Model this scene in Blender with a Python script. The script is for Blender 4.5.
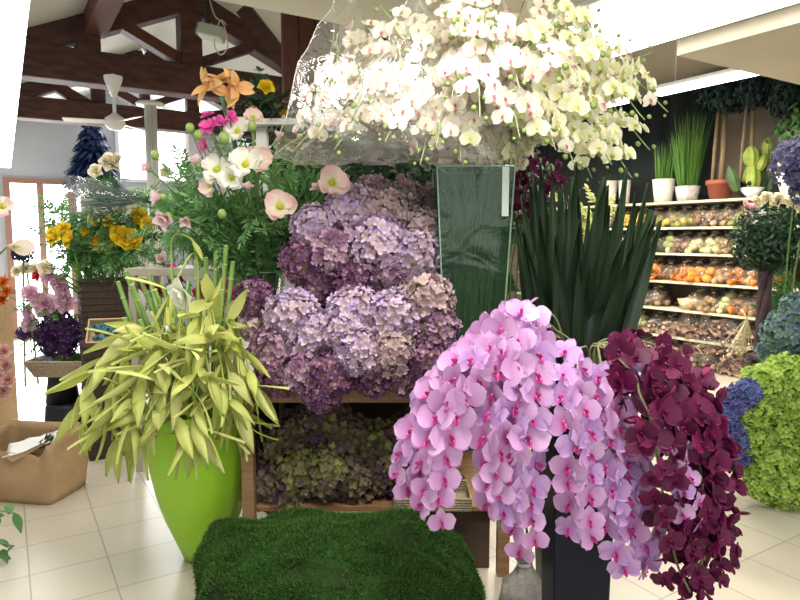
import bpy, math, random
import numpy as np
from mathutils import Vector, Matrix, noise

for o in list(bpy.data.objects):
    bpy.data.objects.remove(o, do_unlink=True)
SC = bpy.context.scene
COL = SC.collection
PI = math.pi
R = math.radians
TH = R(31.7)                       # the shop's long axis is turned this much from the view
CT, ST = math.cos(TH), math.sin(TH)
EYE = 1.55
PITCH = math.atan(63 / 640)
ROOM = Matrix.Rotation(TH, 4, 'Z')
rnd = random.Random(7)

# ------------------------------------------------------------------ camera
cd = bpy.data.cameras.new('camera'); cam = bpy.data.objects.new('camera', cd); COL.objects.link(cam)
cd.sensor_width = 36; cd.lens = 28.8; cd.clip_start = 0.05; cd.clip_end = 100
cam.location = (0, 0, EYE); cam.rotation_euler = (PI / 2 - PITCH, 0, 0)
SC.camera = cam
# ------------------------------------------------------------------ world, exposure
w = bpy.data.worlds.new('world'); SC.world = w; w.use_nodes = True
bg = w.node_tree.nodes['Background']; bg.inputs[0].default_value = (1.0, 0.97, 0.92, 1); bg.inputs[1].default_value = 0.50
SC.view_settings.view_transform = 'Standard'; SC.view_settings.look = 'None'
SC.view_settings.exposure = 0.3; SC.view_settings.gamma = 1.0; SC.view_settings.use_curve_mapping = False
SC.cycles.use_denoising = True
SC.cycles.max_bounces = 7; SC.cycles.diffuse_bounces = 3; SC.cycles.glossy_bounces = 3
SC.cycles.transmission_bounces = 4; SC.cycles.transparent_max_bounces = 20
SC.cycles.caustics_reflective = False; SC.cycles.caustics_refractive = False


def area(name, uvz, sx, sy, power, color, rot=(0, 0, 0)):
    l = bpy.data.lights.new(name, 'AREA'); l.shape = 'RECTANGLE'; l.size = sx; l.size_y = sy
    l.energy = power; l.color = color
    o = bpy.data.objects.new(name, l); COL.objects.link(o)
    o.matrix_world = ROOM @ Matrix.Translation((uvz[1], uvz[0], uvz[2])) @ Matrix.Rotation(rot[2], 4, 'Z') @ Matrix.Rotation(rot[0], 4, 'X') @ Matrix.Rotation(rot[1], 4, 'Y')
    return o


# strip lamps of the ceiling (light leaves just under each fitting); the last two are added
area('strip_light_row', (5.6, 0.07, 2.47), 0.14, 8.0, 50, (1, .97, .93))
area('shelf_strip_light', (4.0, 5.3, 2.86), 0.12, 4.6, 300, (1, .90, .74))
area('added_glow_panel', (2.3, 3.8, 2.93), 0.8, 2.6, 45, (1, .93, .80))  # added light that goes with the glowing panel put in the ceiling
area('added_overhead_light', (1.2, 1.1, 2.84), 0.5, 1.6, 62, (1, .95, .86))  # added overhead light to model the flowers, no fitting there
# daylight through the far glass door and the high window
area('door_daylight', (11.1, 0.5, 1.3), 2.4, 2.3, 170, (.93, .97, 1), (-PI / 2, 0, 0))
area('high_window_daylight', (11.1, 2.2, 3.0), 1.5, 1.0, 90, (.93, .97, 1), (-PI / 2 + .3, 0, 0))
area('added_front_fill', (-2.6, 0.5, 1.9), 4.5, 2.2, 60, (.95, .98, 1), (PI / 2, 0, 0))  # added frontal fill from the open side behind the camera


# ------------------------------------------------------------------ pixel helpers (point at a given distance)
def P(px, py, d):
    a = (px - 400) / 640; b = (300 - py) / 640
    cp, sp = math.cos(PITCH), math.sin(PITCH)
    x, y, z = a, cp + b * sp, -sp + b * cp
    k = d / y
    return Vector((x * k, d, EYE + z * k))


def F(px, py, z=0.0):
    q = P(px, py, 1.0); dz = q.z - EYE
    k = (z - EYE) / dz
    return Vector((q.x * k, k, z))


def V_(u, v, z):                     # room axes to world
    return Vector((v * CT - u * ST, v * ST + u * CT, z))


def uv_of(p):
    return (-p.x * ST + p.y * CT, p.x * CT + p.y * ST)


def on_v(px, z, v):                  # point on the plane v seen in column px at height z
    Y = 6.0
    for _ in range(8):
        r = (px - 400) / 640 * (math.cos(PITCH) - (z - EYE) / Y * math.sin(PITCH))
        Y = v / (r * CT + ST)
    return Vector((r * Y, Y, z))


# ------------------------------------------------------------------ materials
def nd(nt, t, **k):
    n = nt.nodes.new(t)
    for a, b in k.items():
        setattr(n, a, b)
    return n


MATS = {}


def mat(name, c, rough=.6, c2=None, scale=8, metal=0, bump=0, bscale=40, spec=.4, trans=0, emit=0, stretch=None, detail=4, contrast=(.35, .65)):
    if name in MATS: return MATS[name]
    m = bpy.data.materials.new(name); m.use_nodes = True; nt = m.node_tree; b = nt.nodes['Principled BSDF']
    b.inputs['Base Color'].default_value = (*c, 1); b.inputs['Roughness'].default_value = rough
    b.inputs['Metallic'].default_value = metal; b.inputs['Specular IOR Level'].default_value = spec
    if emit:
        b.inputs['Emission Color'].default_value = (*c, 1); b.inputs['Emission Strength'].default_value = emit
    tc = nd(nt, 'ShaderNodeTexCoord'); mp = nd(nt, 'ShaderNodeMapping'); nt.links.new(tc.outputs['Object'], mp.inputs[0])
    if stretch: mp.inputs['Scale'].default_value = stretch
    if c2:
        n = nd(nt, 'ShaderNodeTexNoise'); n.inputs['Scale'].default_value = scale; n.inputs['Detail'].default_value = detail
        nt.links.new(mp.outputs[0], n.inputs['Vector'])
        r = nd(nt, 'ShaderNodeValToRGB'); r.color_ramp.elements[0].position = contrast[0]; r.color_ramp.elements[1].position = contrast[1]
        r.color_ramp.elements[0].color = (*c, 1); r.color_ramp.elements[1].color = (*c2, 1)
        nt.links.new(n.outputs['Fac'], r.inputs[0]); nt.links.new(r.outputs[0], b.inputs['Base Color'])
    if bump:
        n = nd(nt, 'ShaderNodeTexNoise'); n.inputs['Scale'].default_value = bscale
        nt.links.new(mp.outputs[0], n.inputs['Vector'])
        bu = nd(nt, 'ShaderNodeBump'); bu.inputs['Strength'].default_value = bump; bu.inputs['Distance'].default_value = .02
        nt.links.new(n.outputs['Fac'], bu.inputs['Height']); nt.links.new(bu.outputs[0], b.inputs['Normal'])
    if trans:
        t = nd(nt, 'ShaderNodeBsdfTranslucent'); mx = nd(nt, 'ShaderNodeMixShader'); mx.inputs[0].default_value = trans
        t.inputs[0].default_value = (*c, 1)
        out = nt.nodes['Material Output']; nt.links.new(b.outputs[0], mx.inputs[1]); nt.links.new(t.outputs[0], mx.inputs[2]); nt.links.new(mx.outputs[0], out.inputs[0])
    MATS[name] = m; return m


def petal_mat(name, base, mid, tip, alt=None, alt_amt=.5, rough=.55, trans=.3, p=(0, .45, 1), jitter=.12):
    """colour runs along the petal (attribute 'tt') and differs from floret to floret (attribute 'rn')"""
    if name in MATS: return MATS[name]
    m = bpy.data.materials.new(name); m.use_nodes = True; nt = m.node_tree; b = nt.nodes['Principled BSDF']
    at = nd(nt, 'ShaderNodeAttribute', attribute_name='tt'); ar = nd(nt, 'ShaderNodeAttribute', attribute_name='rn')
    r = nd(nt, 'ShaderNodeValToRGB'); e = r.color_ramp.elements
    e[0].position = p[0]; e[0].color = (*base, 1); e[1].position = p[2]; e[1].color = (*tip, 1)
    k = e.new(p[1]); k.color = (*mid, 1)
    nt.links.new(at.outputs['Fac'], r.inputs[0]); src = r.outputs[0]
    if alt:
        mx = nd(nt, 'ShaderNodeMix', data_type='RGBA')
        mr = nd(nt, 'ShaderNodeMapRange'); mr.inputs[1].default_value = 1 - alt_amt; mr.inputs[2].default_value = 1.0
        nt.links.new(ar.outputs['Fac'], mr.inputs[0]); nt.links.new(mr.outputs[0], mx.inputs[0])
        nt.links.new(src, mx.inputs[6]); mx.inputs[7].default_value = (*alt, 1); src = mx.outputs[2]
    hs = nd(nt, 'ShaderNodeHueSaturation'); mr = nd(nt, 'ShaderNodeMapRange'); oi = nd(nt, 'ShaderNodeObjectInfo')
    ad = nd(nt, 'ShaderNodeMath', operation='ADD'); nt.links.new(ar.outputs['Fac'], ad.inputs[0]); nt.links.new(oi.outputs['Random'], ad.inputs[1])
    fr = nd(nt, 'ShaderNodeMath', operation='FRACT'); nt.links.new(ad.outputs[0], fr.inputs[0])
    mr.inputs[3].default_value = 1 - jitter; mr.inputs[4].default_value = 1 + jitter
    nt.links.new(fr.outputs[0], mr.inputs[0]); nt.links.new(mr.outputs[0], hs.inputs['Value']); nt.links.new(src, hs.inputs['Color'])
    nt.links.new(hs.outputs[0], b.inputs['Base Color']); b.inputs['Roughness'].default_value = rough; b.inputs['Specular IOR Level'].default_value = .3
    t = nd(nt, 'ShaderNodeBsdfTranslucent'); nt.links.new(hs.outputs[0], t.inputs[0])
    mx = nd(nt, 'ShaderNodeMixShader'); mx.inputs[0].default_value = trans
    nt.links.new(b.outputs[0], mx.inputs[1]); nt.links.new(t.outputs[0], mx.inputs[2]); nt.links.new(mx.outputs[0], nt.nodes['Material Output'].inputs[0])
    MATS[name] = m; return m


def film_mat(name, tint, gloss=.10, bscale=18, bump=.8, haze=0.06, hazecol=(.9, .9, .86)):
    """thin clear plastic: mostly see-through, glossy glints, a little milky"""
    if name in MATS: return MATS[name]
    m = bpy.data.materials.new(name); m.use_nodes = True; nt = m.node_tree; nt.nodes.remove(nt.nodes['Principled BSDF'])
    tr = nd(nt, 'ShaderNodeBsdfTransparent'); tr.inputs[0].default_value = (*tint, 1)
    gl = nd(nt, 'ShaderNodeBsdfGlossy'); gl.inputs['Roughness'].default_value = .12
    df = nd(nt, 'ShaderNodeBsdfTranslucent'); df.inputs[0].default_value = (*hazecol, 1)
    d2 = nd(nt, 'ShaderNodeBsdfDiffuse'); d2.inputs[0].default_value = (*hazecol, 1)
    tc = nd(nt, 'ShaderNodeTexCoord'); n = nd(nt, 'ShaderNodeTexNoise'); n.inputs['Scale'].default_value = bscale; n.inputs['Detail'].default_value = 3; n.inputs['Distortion'].default_value = 1.2
    nt.links.new(tc.outputs['Object'], n.inputs['Vector'])
    bu = nd(nt, 'ShaderNodeBump'); bu.inputs['Strength'].default_value = bump; bu.inputs['Distance'].default_value = .03
    nt.links.new(n.outputs['Fac'], bu.inputs['Height']); nt.links.new(bu.outputs[0], gl.inputs['Normal'])
    lw = nd(nt, 'ShaderNodeLayerWeight'); lw.inputs[0].default_value = .35; nt.links.new(bu.outputs[0], lw.inputs['Normal'])
    mr = nd(nt, 'ShaderNodeMapRange'); mr.inputs[3].default_value = gloss; mr.inputs[4].default_value = min(.9, gloss * 5)
    nt.links.new(lw.outputs['Fresnel'], mr.inputs[0])
    a = nd(nt, 'ShaderNodeMixShader'); nt.links.new(mr.outputs[0], a.inputs[0]); nt.links.new(tr.outputs[0], a.inputs[1]); nt.links.new(gl.outputs[0], a.inputs[2])
    hz = nd(nt, 'ShaderNodeMixShader'); hz.inputs[0].default_value = .5; nt.links.new(df.outputs[0], hz.inputs[1]); nt.links.new(d2.outputs[0], hz.inputs[2])
    c = nd(nt, 'ShaderNodeMixShader'); c.inputs[0].default_value = haze; nt.links.new(a.outputs[0], c.inputs[1]); nt.links.new(hz.outputs[0], c.inputs[2])
    nt.links.new(c.outputs[0], nt.nodes['Material Output'].inputs[0])
    MATS[name] = m; return m


# ------------------------------------------------------------------ mesh accumulator
def npm(M): return np.array([list(r) for r in M])


class MB:
    def __init__(s):
        s.v = []; s.f = []; s.mi = []; s.t = []; s.r = []; s.n = 0

    def add(s, vs, fs, M=None, ts=None, rn=.5, mi=0):
        vs = np.asarray(vs, float).reshape(-1, 3)
        if M is not None:
            A = npm(M); vs = vs @ A[:3, :3].T + A[:3, 3]
        s.v.append(vs); k = len(vs)
        s.t.append(np.full(k, .5) if ts is None else np.asarray(ts, float)); s.r.append(np.full(k, rn))
        b = s.n
        s.f += [tuple(i + b for i in f) for f in fs]; s.mi += [mi] * len(fs); s.n += k
        return s

    def box(s, x0, x1, y0, y1, z0, z1, M=None, mi=0):
        vs = [(x, y, z) for x in (x0, x1) for y in (y0, y1) for z in (z0, z1)]
        return s.add(vs, [(0, 1, 3, 2), (4, 6, 7, 5), (0, 4, 5, 1), (2, 3, 7, 6), (0, 2, 6, 4), (1, 5, 7, 3)], M, mi=mi)

    def tube(s, pts, r, n=6, M=None, mi=0, cap=True, ts=None, rn=.5):
        pts = [Vector(p) for p in pts]; k = len(pts)
        rs = r if isinstance(r, (list, tuple)) else [r] * k
        vs = []; up = None; tt = []
        for i, p in enumerate(pts):
            d = (pts[min(i + 1, k - 1)] - pts[max(i - 1, 0)])
            d = d.normalized() if d.length > 1e-9 else Vector((0, 0, 1))
            if up is None: up = d.orthogonal().normalized()
            up = (up - d * up.dot(d)); up = up.normalized() if up.length > 1e-6 else d.orthogonal().normalized()
            q = d.cross(up)
            for j in range(n):
                a = 2 * PI * j / n
                vs.append(p + (up * math.cos(a) + q * math.sin(a)) * rs[i]); tt.append(i / max(1, k - 1))
        fs = [(i * n + j, i * n + (j + 1) % n, (i + 1) * n + (j + 1) % n, (i + 1) * n + j) for i in range(k - 1) for j in range(n)]
        if cap:
            fs.append(tuple(range(n))[::-1]); fs.append(tuple((k - 1) * n + j for j in range(n)))
        return s.add([tuple(v) for v in vs], fs, M, tt, rn, mi)

    def lathe(s, prof, n=24, M=None, mi=0, sx=1, sy=1, ts=None, rn=.5):
        vs = []; k = len(prof); tt = []
        for i, (r, z) in enumerate(prof):
            for j in range(n):
                a = 2 * PI * j / n; vs.append((r * math.cos(a) * sx, r * math.sin(a) * sy, z)); tt.append(i / max(1, k - 1))
        fs = [(i * n + j, i * n + (j + 1) % n, (i + 1) * n + (j + 1) % n, (i + 1) * n + j) for i in range(k - 1) for j in range(n)]
        if prof[0][0] > 1e-4: fs.append(tuple(range(n))[::-1])
        return s.add(vs, fs, M, tt, rn, mi)

    def ball(s, r, M=None, mi=0, n=8, m=5, rn=.5, sz=1):
        return s.lathe([(max(1e-5, r * math.sin(PI * i / m)), -r * math.cos(PI * i / m) * sz) for i in range(m + 1)], n, M, mi, rn=rn)

    def mesh(s, name, mats, smooth=True):
        me = bpy.data.meshes.new(name)
        v = np.vstack(s.v); me.from_pydata(v.tolist(), [], s.f)
        if not isinstance(mats, (list, tuple)): mats = [mats]
        for m in mats: me.materials.append(m)
        me.polygons.foreach_set('material_index', s.mi)
        me.polygons.foreach_set('use_smooth', [smooth] * len(s.f))
        a = me.attributes.new('tt', 'FLOAT', 'POINT'); a.data.foreach_set('value', np.concatenate(s.t))
        a = me.attributes.new('rn', 'FLOAT', 'POINT'); a.data.foreach_set('value', np.concatenate(s.r))
        me.update(); return me


def petal(L, W, shape='round', cup=.15, bend=.2, ruffle=0, nl=4, nw=4, seed=0, t0=0., fold=0):
    """one petal along +X, normal +Z; returns verts, faces, tt"""
    vs = []; ts = []; g = random.Random(seed); ph = g.random() * 6
    for i in range(nl + 1):
        t = i / nl
        if shape == 'disc': t = (1 - math.cos(PI * t)) / 2
        if shape == 'round': wd = (math.sin(PI * min(1, max(0, .06 + .94 * t)) ** .75)) ** .6 if t < 1 else .28
        elif shape == 'wide': wd = .16 + .84 * math.sin(PI / 2 * min(1, t * 1.35)) if t < .8 else (.92 if t < 1 else .5)
        elif shape == 'disc': wd = max(.13, math.sqrt(max(0, 1 - ((t - .55) / (.56 if t < .55 else .46)) ** 2)))
        elif shape == 'lance': wd = max(.03, math.sin(PI * (t ** .8)) ** .9) if 0 < t < 1 else (.12 if t == 0 else .02)
        elif shape == 'blade': wd = (1 - t ** 3) * (.7 + .3 * math.sin(PI * t)) + .01
        else: wd = .8
        for j in range(nw + 1):
            q = j / nw * 2 - 1
            edge = -.08 * L * q * q if shape in ('round', 'wide', 'disc') else 0
            x = L * t + edge * t; y = q * wd * W / 2
            z = bend * L * t * t + cup * W * q * q * (.3 + .7 * t) + ruffle * L * math.sin(q * 7 + ph + t * 3) * t - fold * W * (1 - abs(q)) * .5
            vs.append((x, y, z)); ts.append(t0 + (1 - t0) * t)
    k = nw + 1
    fs = [(i * k + j, (i + 1) * k + j, (i + 1) * k + j + 1, i * k + j + 1) for i in range(nl) for j in range(nw)]
    return vs, fs, ts


def Rz(a): return Matrix.Rotation(a, 4, 'Z')
def Ry(a): return Matrix.Rotation(a, 4, 'Y')
def Rx(a): return Matrix.Rotation(a, 4, 'X')
def T(*p): return Matrix.Translation(p if len(p) == 3 else p[0])
def Sc(k): return Matrix.Scale(k, 4)


def face_to(pos, d, up=Vector((0, 0, 1)), roll=0, s=1):
    """local +Z looks along d, local +Y as close to up as possible"""
    z = Vector(d).normalized(); x = Vector(up).cross(z)
    x = x.normalized() if x.length > 1e-4 else z.orthogonal().normalized()
    y = z.cross(x)
    M = Matrix((x, y, z)).transposed().to_4x4()
    return T(Vector(pos)) @ M @ Rz(roll) @ Sc(s)


def rvec(k=1, g=rnd): return Vector((g.gauss(0, k), g.gauss(0, k), g.gauss(0, k)))


def spline(pts, n=20):
    pts = [Vector(p) for p in pts]
    if len(pts) == 2: return [pts[0].lerp(pts[1], i / n) for i in range(n + 1)]
    q = [pts[0] * 2 - pts[1]] + pts + [pts[-1] * 2 - pts[-2]]; out = []
    per = max(2, n // (len(pts) - 1))
    for i in range(len(pts) - 1):
        a, b, c, d = q[i:i + 4]
        for k in range(per):
            t = k / per
            out.append(.5 * ((2 * b) + (c - a) * t + (2 * a - 5 * b + 4 * c - d) * t * t + (3 * b - a - 3 * c + d) * t ** 3))
    out.append(pts[-1]); return out


def arclen(pts):
    L = [0]
    for i in range(1, len(pts)): L.append(L[-1] + (pts[i] - pts[i - 1]).length)
    return L


def at_len(pts, L, s):
    for i in range(1, len(pts)):
        if L[i] >= s or i == len(pts) - 1:
            k = (s - L[i - 1]) / max(1e-9, L[i] - L[i - 1])
            return pts[i - 1].lerp(pts[i], k), (pts[i] - pts[i - 1]).normalized()


# ------------------------------------------------------------------ objects
def tag(o, label, cat, group=None, kind=None):
    if len(label.split()) > 16: print('LONG', label)
    o['label'] = label; o['category'] = cat
    if group: o['group'] = group
    if kind: o['kind'] = kind
    return o


def thing(name, label, cat, loc=(0, 0, 0), group=None, rz=0):
    o = bpy.data.objects.new(name, None); COL.objects.link(o); o.empty_display_size = .05
    o.matrix_basis = T(Vector(loc)) @ Rz(rz)
    tag(o, label, cat, group)
    return o


def obj(name, me, parent=None, M=None, label=None, world=None):
    """link one mesh object; M is relative to the parent, world is a world matrix"""
    o = bpy.data.objects.new(name, me); COL.objects.link(o)
    if parent is not None:
        o.parent = parent
        if world is not None: M = WI(parent) @ world
    elif world is not None: M = world
    if M is not None: o.matrix_basis = M
    if label: o['label'] = label
    return o


def WM(o):
    m = o.matrix_basis.copy()
    while o.parent is not None:
        o = o.parent; m = o.matrix_basis @ m
    return m


def WI(o): return WM(o).inverted()


def part(name, mb, m, parent, smooth=False, M=None, bevel=0, world=None, label=None):
    o = obj(name, mb.mesh(name, m, smooth), parent, M, label, world)
    if bevel:
        b = o.modifiers.new('bevel', 'BEVEL'); b.width = bevel; b.segments = 2; b.limit_method = 'ANGLE'
    return o


def struct(name, mb, m, room=True, smooth=False):
    o = obj(name, mb.mesh(name, m, smooth), world=ROOM if room else None); o['kind'] = 'structure'; return o


ORD = 'first second third fourth fifth sixth seventh eighth ninth tenth eleventh twelfth thirteenth fourteenth fifteenth sixteenth seventeenth eighteenth nineteenth twentieth'.split()
ORD += ['twenty-' + x for x in ORD[:9]] + ['thirtieth'] + ['thirty-' + x for x in ORD[:9]]
# ================================================================== SETTING
def tile_mat():
    m = bpy.data.materials.new('floor_tiles'); m.use_nodes = True; nt = m.node_tree; b = nt.nodes['Principled BSDF']
    tc = nd(nt, 'ShaderNodeTexCoord'); mp = nd(nt, 'ShaderNodeMapping'); nt.links.new(tc.outputs['Object'], mp.inputs[0])
    u0, v0 = uv_of(F(32, 545)); v1 = uv_of(F(109, 561))[1]
    mp.inputs['Location'].default_value = (-v1 + .0, -u0, 0)
    br = nd(nt, 'ShaderNodeTexBrick'); br.offset = 0; br.squash = 1
    br.inputs['Color1'].default_value = (.55, .51, .42, 1); br.inputs['Color2'].default_value = (.515, .475, .385, 1); br.inputs['Mortar'].default_value = (.31, .28, .235, 1)
    br.inputs['Scale'].default_value = 1; br.inputs['Mortar Size'].default_value = .0035; br.inputs['Mortar Smooth'].default_value = .1
    br.inputs['Brick Width'].default_value = .33; br.inputs['Row Height'].default_value = .33
    nt.links.new(mp.outputs[0], br.inputs['Vector'])
    n = nd(nt, 'ShaderNodeTexNoise'); n.inputs['Scale'].default_value = 3; n.inputs['Detail'].default_value = 5; nt.links.new(tc.outputs['Object'], n.inputs['Vector'])
    mr = nd(nt, 'ShaderNodeMapRange'); mr.inputs[3].default_value = .88; mr.inputs[4].default_value = 1.08; nt.links.new(n.outputs['Fac'], mr.inputs[0])
    hs = nd(nt, 'ShaderNodeHueSaturation'); nt.links.new(mr.outputs[0], hs.inputs['Value']); nt.links.new(br.outputs['Color'], hs.inputs['Color'])
    nt.links.new(hs.outputs[0], b.inputs['Base Color']); b.inputs['Roughness'].default_value = .32; b.inputs['Specular IOR Level'].default_value = .45
    bu = nd(nt, 'ShaderNodeBump'); bu.inputs['Strength'].default_value = .25; bu.inputs['Distance'].default_value = .004; bu.invert = True
    nt.links.new(br.outputs['Fac'], bu.inputs['Height']); nt.links.new(bu.outputs[0], b.inputs['Normal'])
    return m


plaster = mat('cream_plaster', (.72, .68, .55), .8, (.68, .64, .52), 2)
plaster2 = mat('pale_soffit_paint', (.60, .55, .44), .8, (.56, .51, .41), 2)
greywall = mat('grey_wall_paint', (.50, .51, .54), .8, (.46, .47, .50), 1.5)
tanwall = mat('taupe_wall_paint', (.20, .165, .13), .85, (.17, .14, .11), 2)
roofpaint = mat('roof_plaster', (.60, .585, .54), .85, (.55, .54, .50), 2)
wood_dark = mat('dark_roof_timber', (.050, .020, .016), .7, (.095, .040, .030), 6, stretch=(1, 1, 4), bump=.3)
wood_red = mat('red_brown_boarding', (.085, .028, .018), .6, (.13, .048, .03), 5, stretch=(8, 8, 1), bump=.2)
wood_tbl = mat('stained_table_wood', (.27, .155, .07), .5, (.38, .225, .11), 5, stretch=(1, 6, 10), bump=.15)
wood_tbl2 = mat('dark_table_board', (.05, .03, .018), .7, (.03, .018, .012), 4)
wood_pale = mat('pale_pine', (.50, .33, .17), .6, (.60, .42, .24), 5, stretch=(1, 8, 8))
white_pl = mat('white_glazed_plastic', (.78, .77, .74), .3)
white_pnt = mat('white_painted_metal', (.74, .74, .70), .4)
green_d = mat('stem_green', (.10, .20, .055), .55, (.14, .25, .07), 20)
green_lt = mat('cane_green', (.16, .27, .05), .45, (.10, .19, .035), 12)
black_pl = mat('black_plastic', (.012, .013, .018), .45)
terracotta = mat('terracotta_clay', (.36, .105, .065), .7, (.30, .085, .05), 10)
lampglow = mat('lamp_diffuser', (1, .97, .92), .5, emit=4.0)

struct('floor', MB().box(-4, 9, -2, 12, -.1, 0), tile_mat())
def roof_z(v): return 3.95 - .45 * abs(v - 1.65)
m = MB()
m.add([(-1.7, 3.8, roof_z(-1.7)), (1.65, 3.8, 3.95), (1.65, 11.5, 3.95), (-1.7, 11.5, roof_z(-1.7)),
       (-1.7, 3.8, roof_z(-1.7) + .1), (1.65, 3.8, 4.05), (1.65, 11.5, 4.05), (-1.7, 11.5, roof_z(-1.7) + .1)], [(0, 1, 2, 3), (7, 6, 5, 4), (0, 4, 5, 1), (3, 2, 6, 7)])
m.add([(1.65, 3.8, 3.95), (3.97, 3.8, roof_z(3.97)), (3.97, 11.5, roof_z(3.97)), (1.65, 11.5, 3.95),
       (1.65, 3.8, 4.05), (3.97, 3.8, roof_z(3.97) + .1), (3.97, 11.5, roof_z(3.97) + .1), (1.65, 11.5, 4.05)], [(0, 1, 2, 3), (7, 6, 5, 4), (0, 4, 5, 1), (3, 2, 6, 7)])
struct('ceiling_pitched', m, roofpaint)
struct('ceiling', MB().box(-1.7, 3.97, -1.2, 3.8, 2.9, 3.0), plaster)
struct('ceiling_lowered', MB().box(3.97, 8, -1.2, 2.84, 2.78, 3.5), plaster2)
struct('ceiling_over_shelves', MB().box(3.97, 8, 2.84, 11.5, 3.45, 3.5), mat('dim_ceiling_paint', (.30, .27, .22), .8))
struct('wall_light_stop', MB().box(-1.7, 3.97, 3.8, 3.88, 3.0, 4.05), plaster)  # unseen panel added to stop world light leaking in above the ceiling
struct('wall_left', MB().box(-1.8, -1.7, -1.2, 11.5, 0, 4), greywall)
struct('wall_right', MB().box(7.55, 7.65, -1.2, 11.5, 0, 3.5), tanwall)
# far wall with openings for the door (v .04-.98) and the high window (v 1.68-2.74)
m = MB(); U0, U1 = 11.4, 11.5
for a, b, c, d in ((-1.7, .04, 0, 4.1), (.04, .98, 2.44, 4.1), (.98, 1.62, 0, 4.1), (1.62, 2.78, 0, 2.45), (1.62, 2.78, 3.4, 4.1), (2.78, 8, 0, 4.1)):
    m.box(a, b, U0, U1, c, d)
struct('wall_back', m, greywall)
fr_wood = mat('door_frame_wood', (.33, .17, .12), .5)
glow_out = mat('daylight_glass', (.93, .97, 1), .3, emit=5.0)
m = MB()
for a, b in ((.04, .13), (.48, .57), (.90, .98)): m.box(a, b, 11.36, 11.44, 0, 2.44)
m.box(.04, .98, 11.361, 11.439, 2.36, 2.44); m.box(.04, .98, 11.361, 11.439, 0, .12)
d1 = struct('door_1', m, fr_wood)
obj('door_pane', MB().box(.1, .95, 11.40, 11.41, .1, 2.4).mesh('door_pane', glow_out, False), d1)
m = MB()
for a, b in ((1.62, 1.68), (2.17, 2.23), (2.72, 2.78)): m.box(a, b, 11.36, 11.44, 2.45, 3.4)
m.box(1.62, 2.78, 11.361, 11.439, 3.34, 3.4); m.box(1.62, 2.78, 11.361, 11.439, 2.45, 2.5)
w1 = struct('window_1', m, white_pnt)
obj('window_pane', MB().box(1.65, 2.75, 11.40, 11.41, 2.5, 3.35).mesh('window_pane', glow_out, False), w1)

# ---- roof trusses
def beam(p, q, wv, wu=.2):
    """timber from (v,z) p to (v,z) q in the plane u=0, wv deep, wu thick"""
    a = Vector((p[0], 0, p[1])); b = Vector((q[0], 0, q[1])); d = (b - a).normalized(); n = Vector((-d.z, 0, d.x)) * wv / 2
    m = MB(); vs = []
    for s in (-wu / 2, wu / 2):
        for c in (a - n, b - n, b + n, a + n): vs.append((c.x, s, c.z))
    return m.add(vs, [(0, 1, 2, 3), (7, 6, 5, 4), (0, 4, 5, 1), (1, 5, 6, 2), (2, 6, 7, 3), (3, 7, 4, 0)])


for i, u in enumerate((6.6, 8.95)):
    t = thing('roof_truss', ['near dark brown timber roof truss with thick tie beam and king post', 'dark timber roof truss behind the ceiling fan, in front of the far wall'][i], 'roof truss', V_(u, 0, 0), 'dark timber roof trusses', TH)
    part('tie_beam', beam((-1.68, 3.07), (3.95, 3.07), (.29, .26)[i], .24), wood_dark, t, bevel=.015)
    part('rafter', beam((-.35, 2.95), (1.65, 3.84), (.21, .16)[i], .2), wood_dark, t, bevel=.01)
    part('rafter', beam((1.65, 3.84), (3.8, 2.88), (.21, .16)[i], .2), wood_dark, t, bevel=.01)
    part('king_post', beam((1.65, 3.2), (1.65, 3.8), (.2, .1)[i], .22), wood_dark, t, bevel=.01)
    part('strut', beam((1.6, 3.24), (1.05, 3.5), .10, .14), wood_red, t)
    part('strut', beam((1.7, 3.24), (2.3, 3.5), .09, .14), wood_dark, t)
    if i == 0:
        part('queen_post', beam((.74, 3.19), (.74, 3.5), .2, .25), wood_dark, t, bevel=.01)
    else:
        for v in (1.1, 2.25): part('queen_post', beam((v, 3.18), (v, 3.5), .16, .15), wood_dark, t, bevel=.01)
        part('brace', beam((1.05, 3.14), (.2, 3.6), .12, .14), wood_dark, t); part('brace', beam((2.3, 3.14), (3.0, 3.3), .12, .14), wood_dark, t)
for k, (v, z) in enumerate(((.8, 3.45), (2.95, 3.28))):
    t = thing('roof_purlin', ['reddish timber purlin running from the near truss over the strip lamps', 'reddish timber purlin under the ceiling near the boarded panel'][k], 'roof beam', V_(3.9, v, z), 'roof purlins', TH)
    part('timber', MB().box(-.09, .09, 0, 2.68, -.1, .1), wood_red, t, bevel=.01)
t = thing('roof_brace', 'short diagonal timber brace beside the red-brown boarded panel', 'roof beam', P(243, 8, 5.6))
q = P(298, 78, 5.75) - P(243, 8, 5.6)
part('timber', MB().tube([(0, 0, 0), q], .085, 4), wood_dark, t)
t = thing('boarded_panel', 'red-brown vertical boarded wooden panel hanging from the roof', 'wooden panel', V_(4.9, 1.95, 2.62), None, TH)
for k in range(3): part('board', MB().box(k * .135, k * .135 + .13, 0, .05, 0, .95), wood_red, t, bevel=.006)
part('side_board', MB().box(.41, .44, -.1, .2, 0, .95), wood_dark, t)

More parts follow.
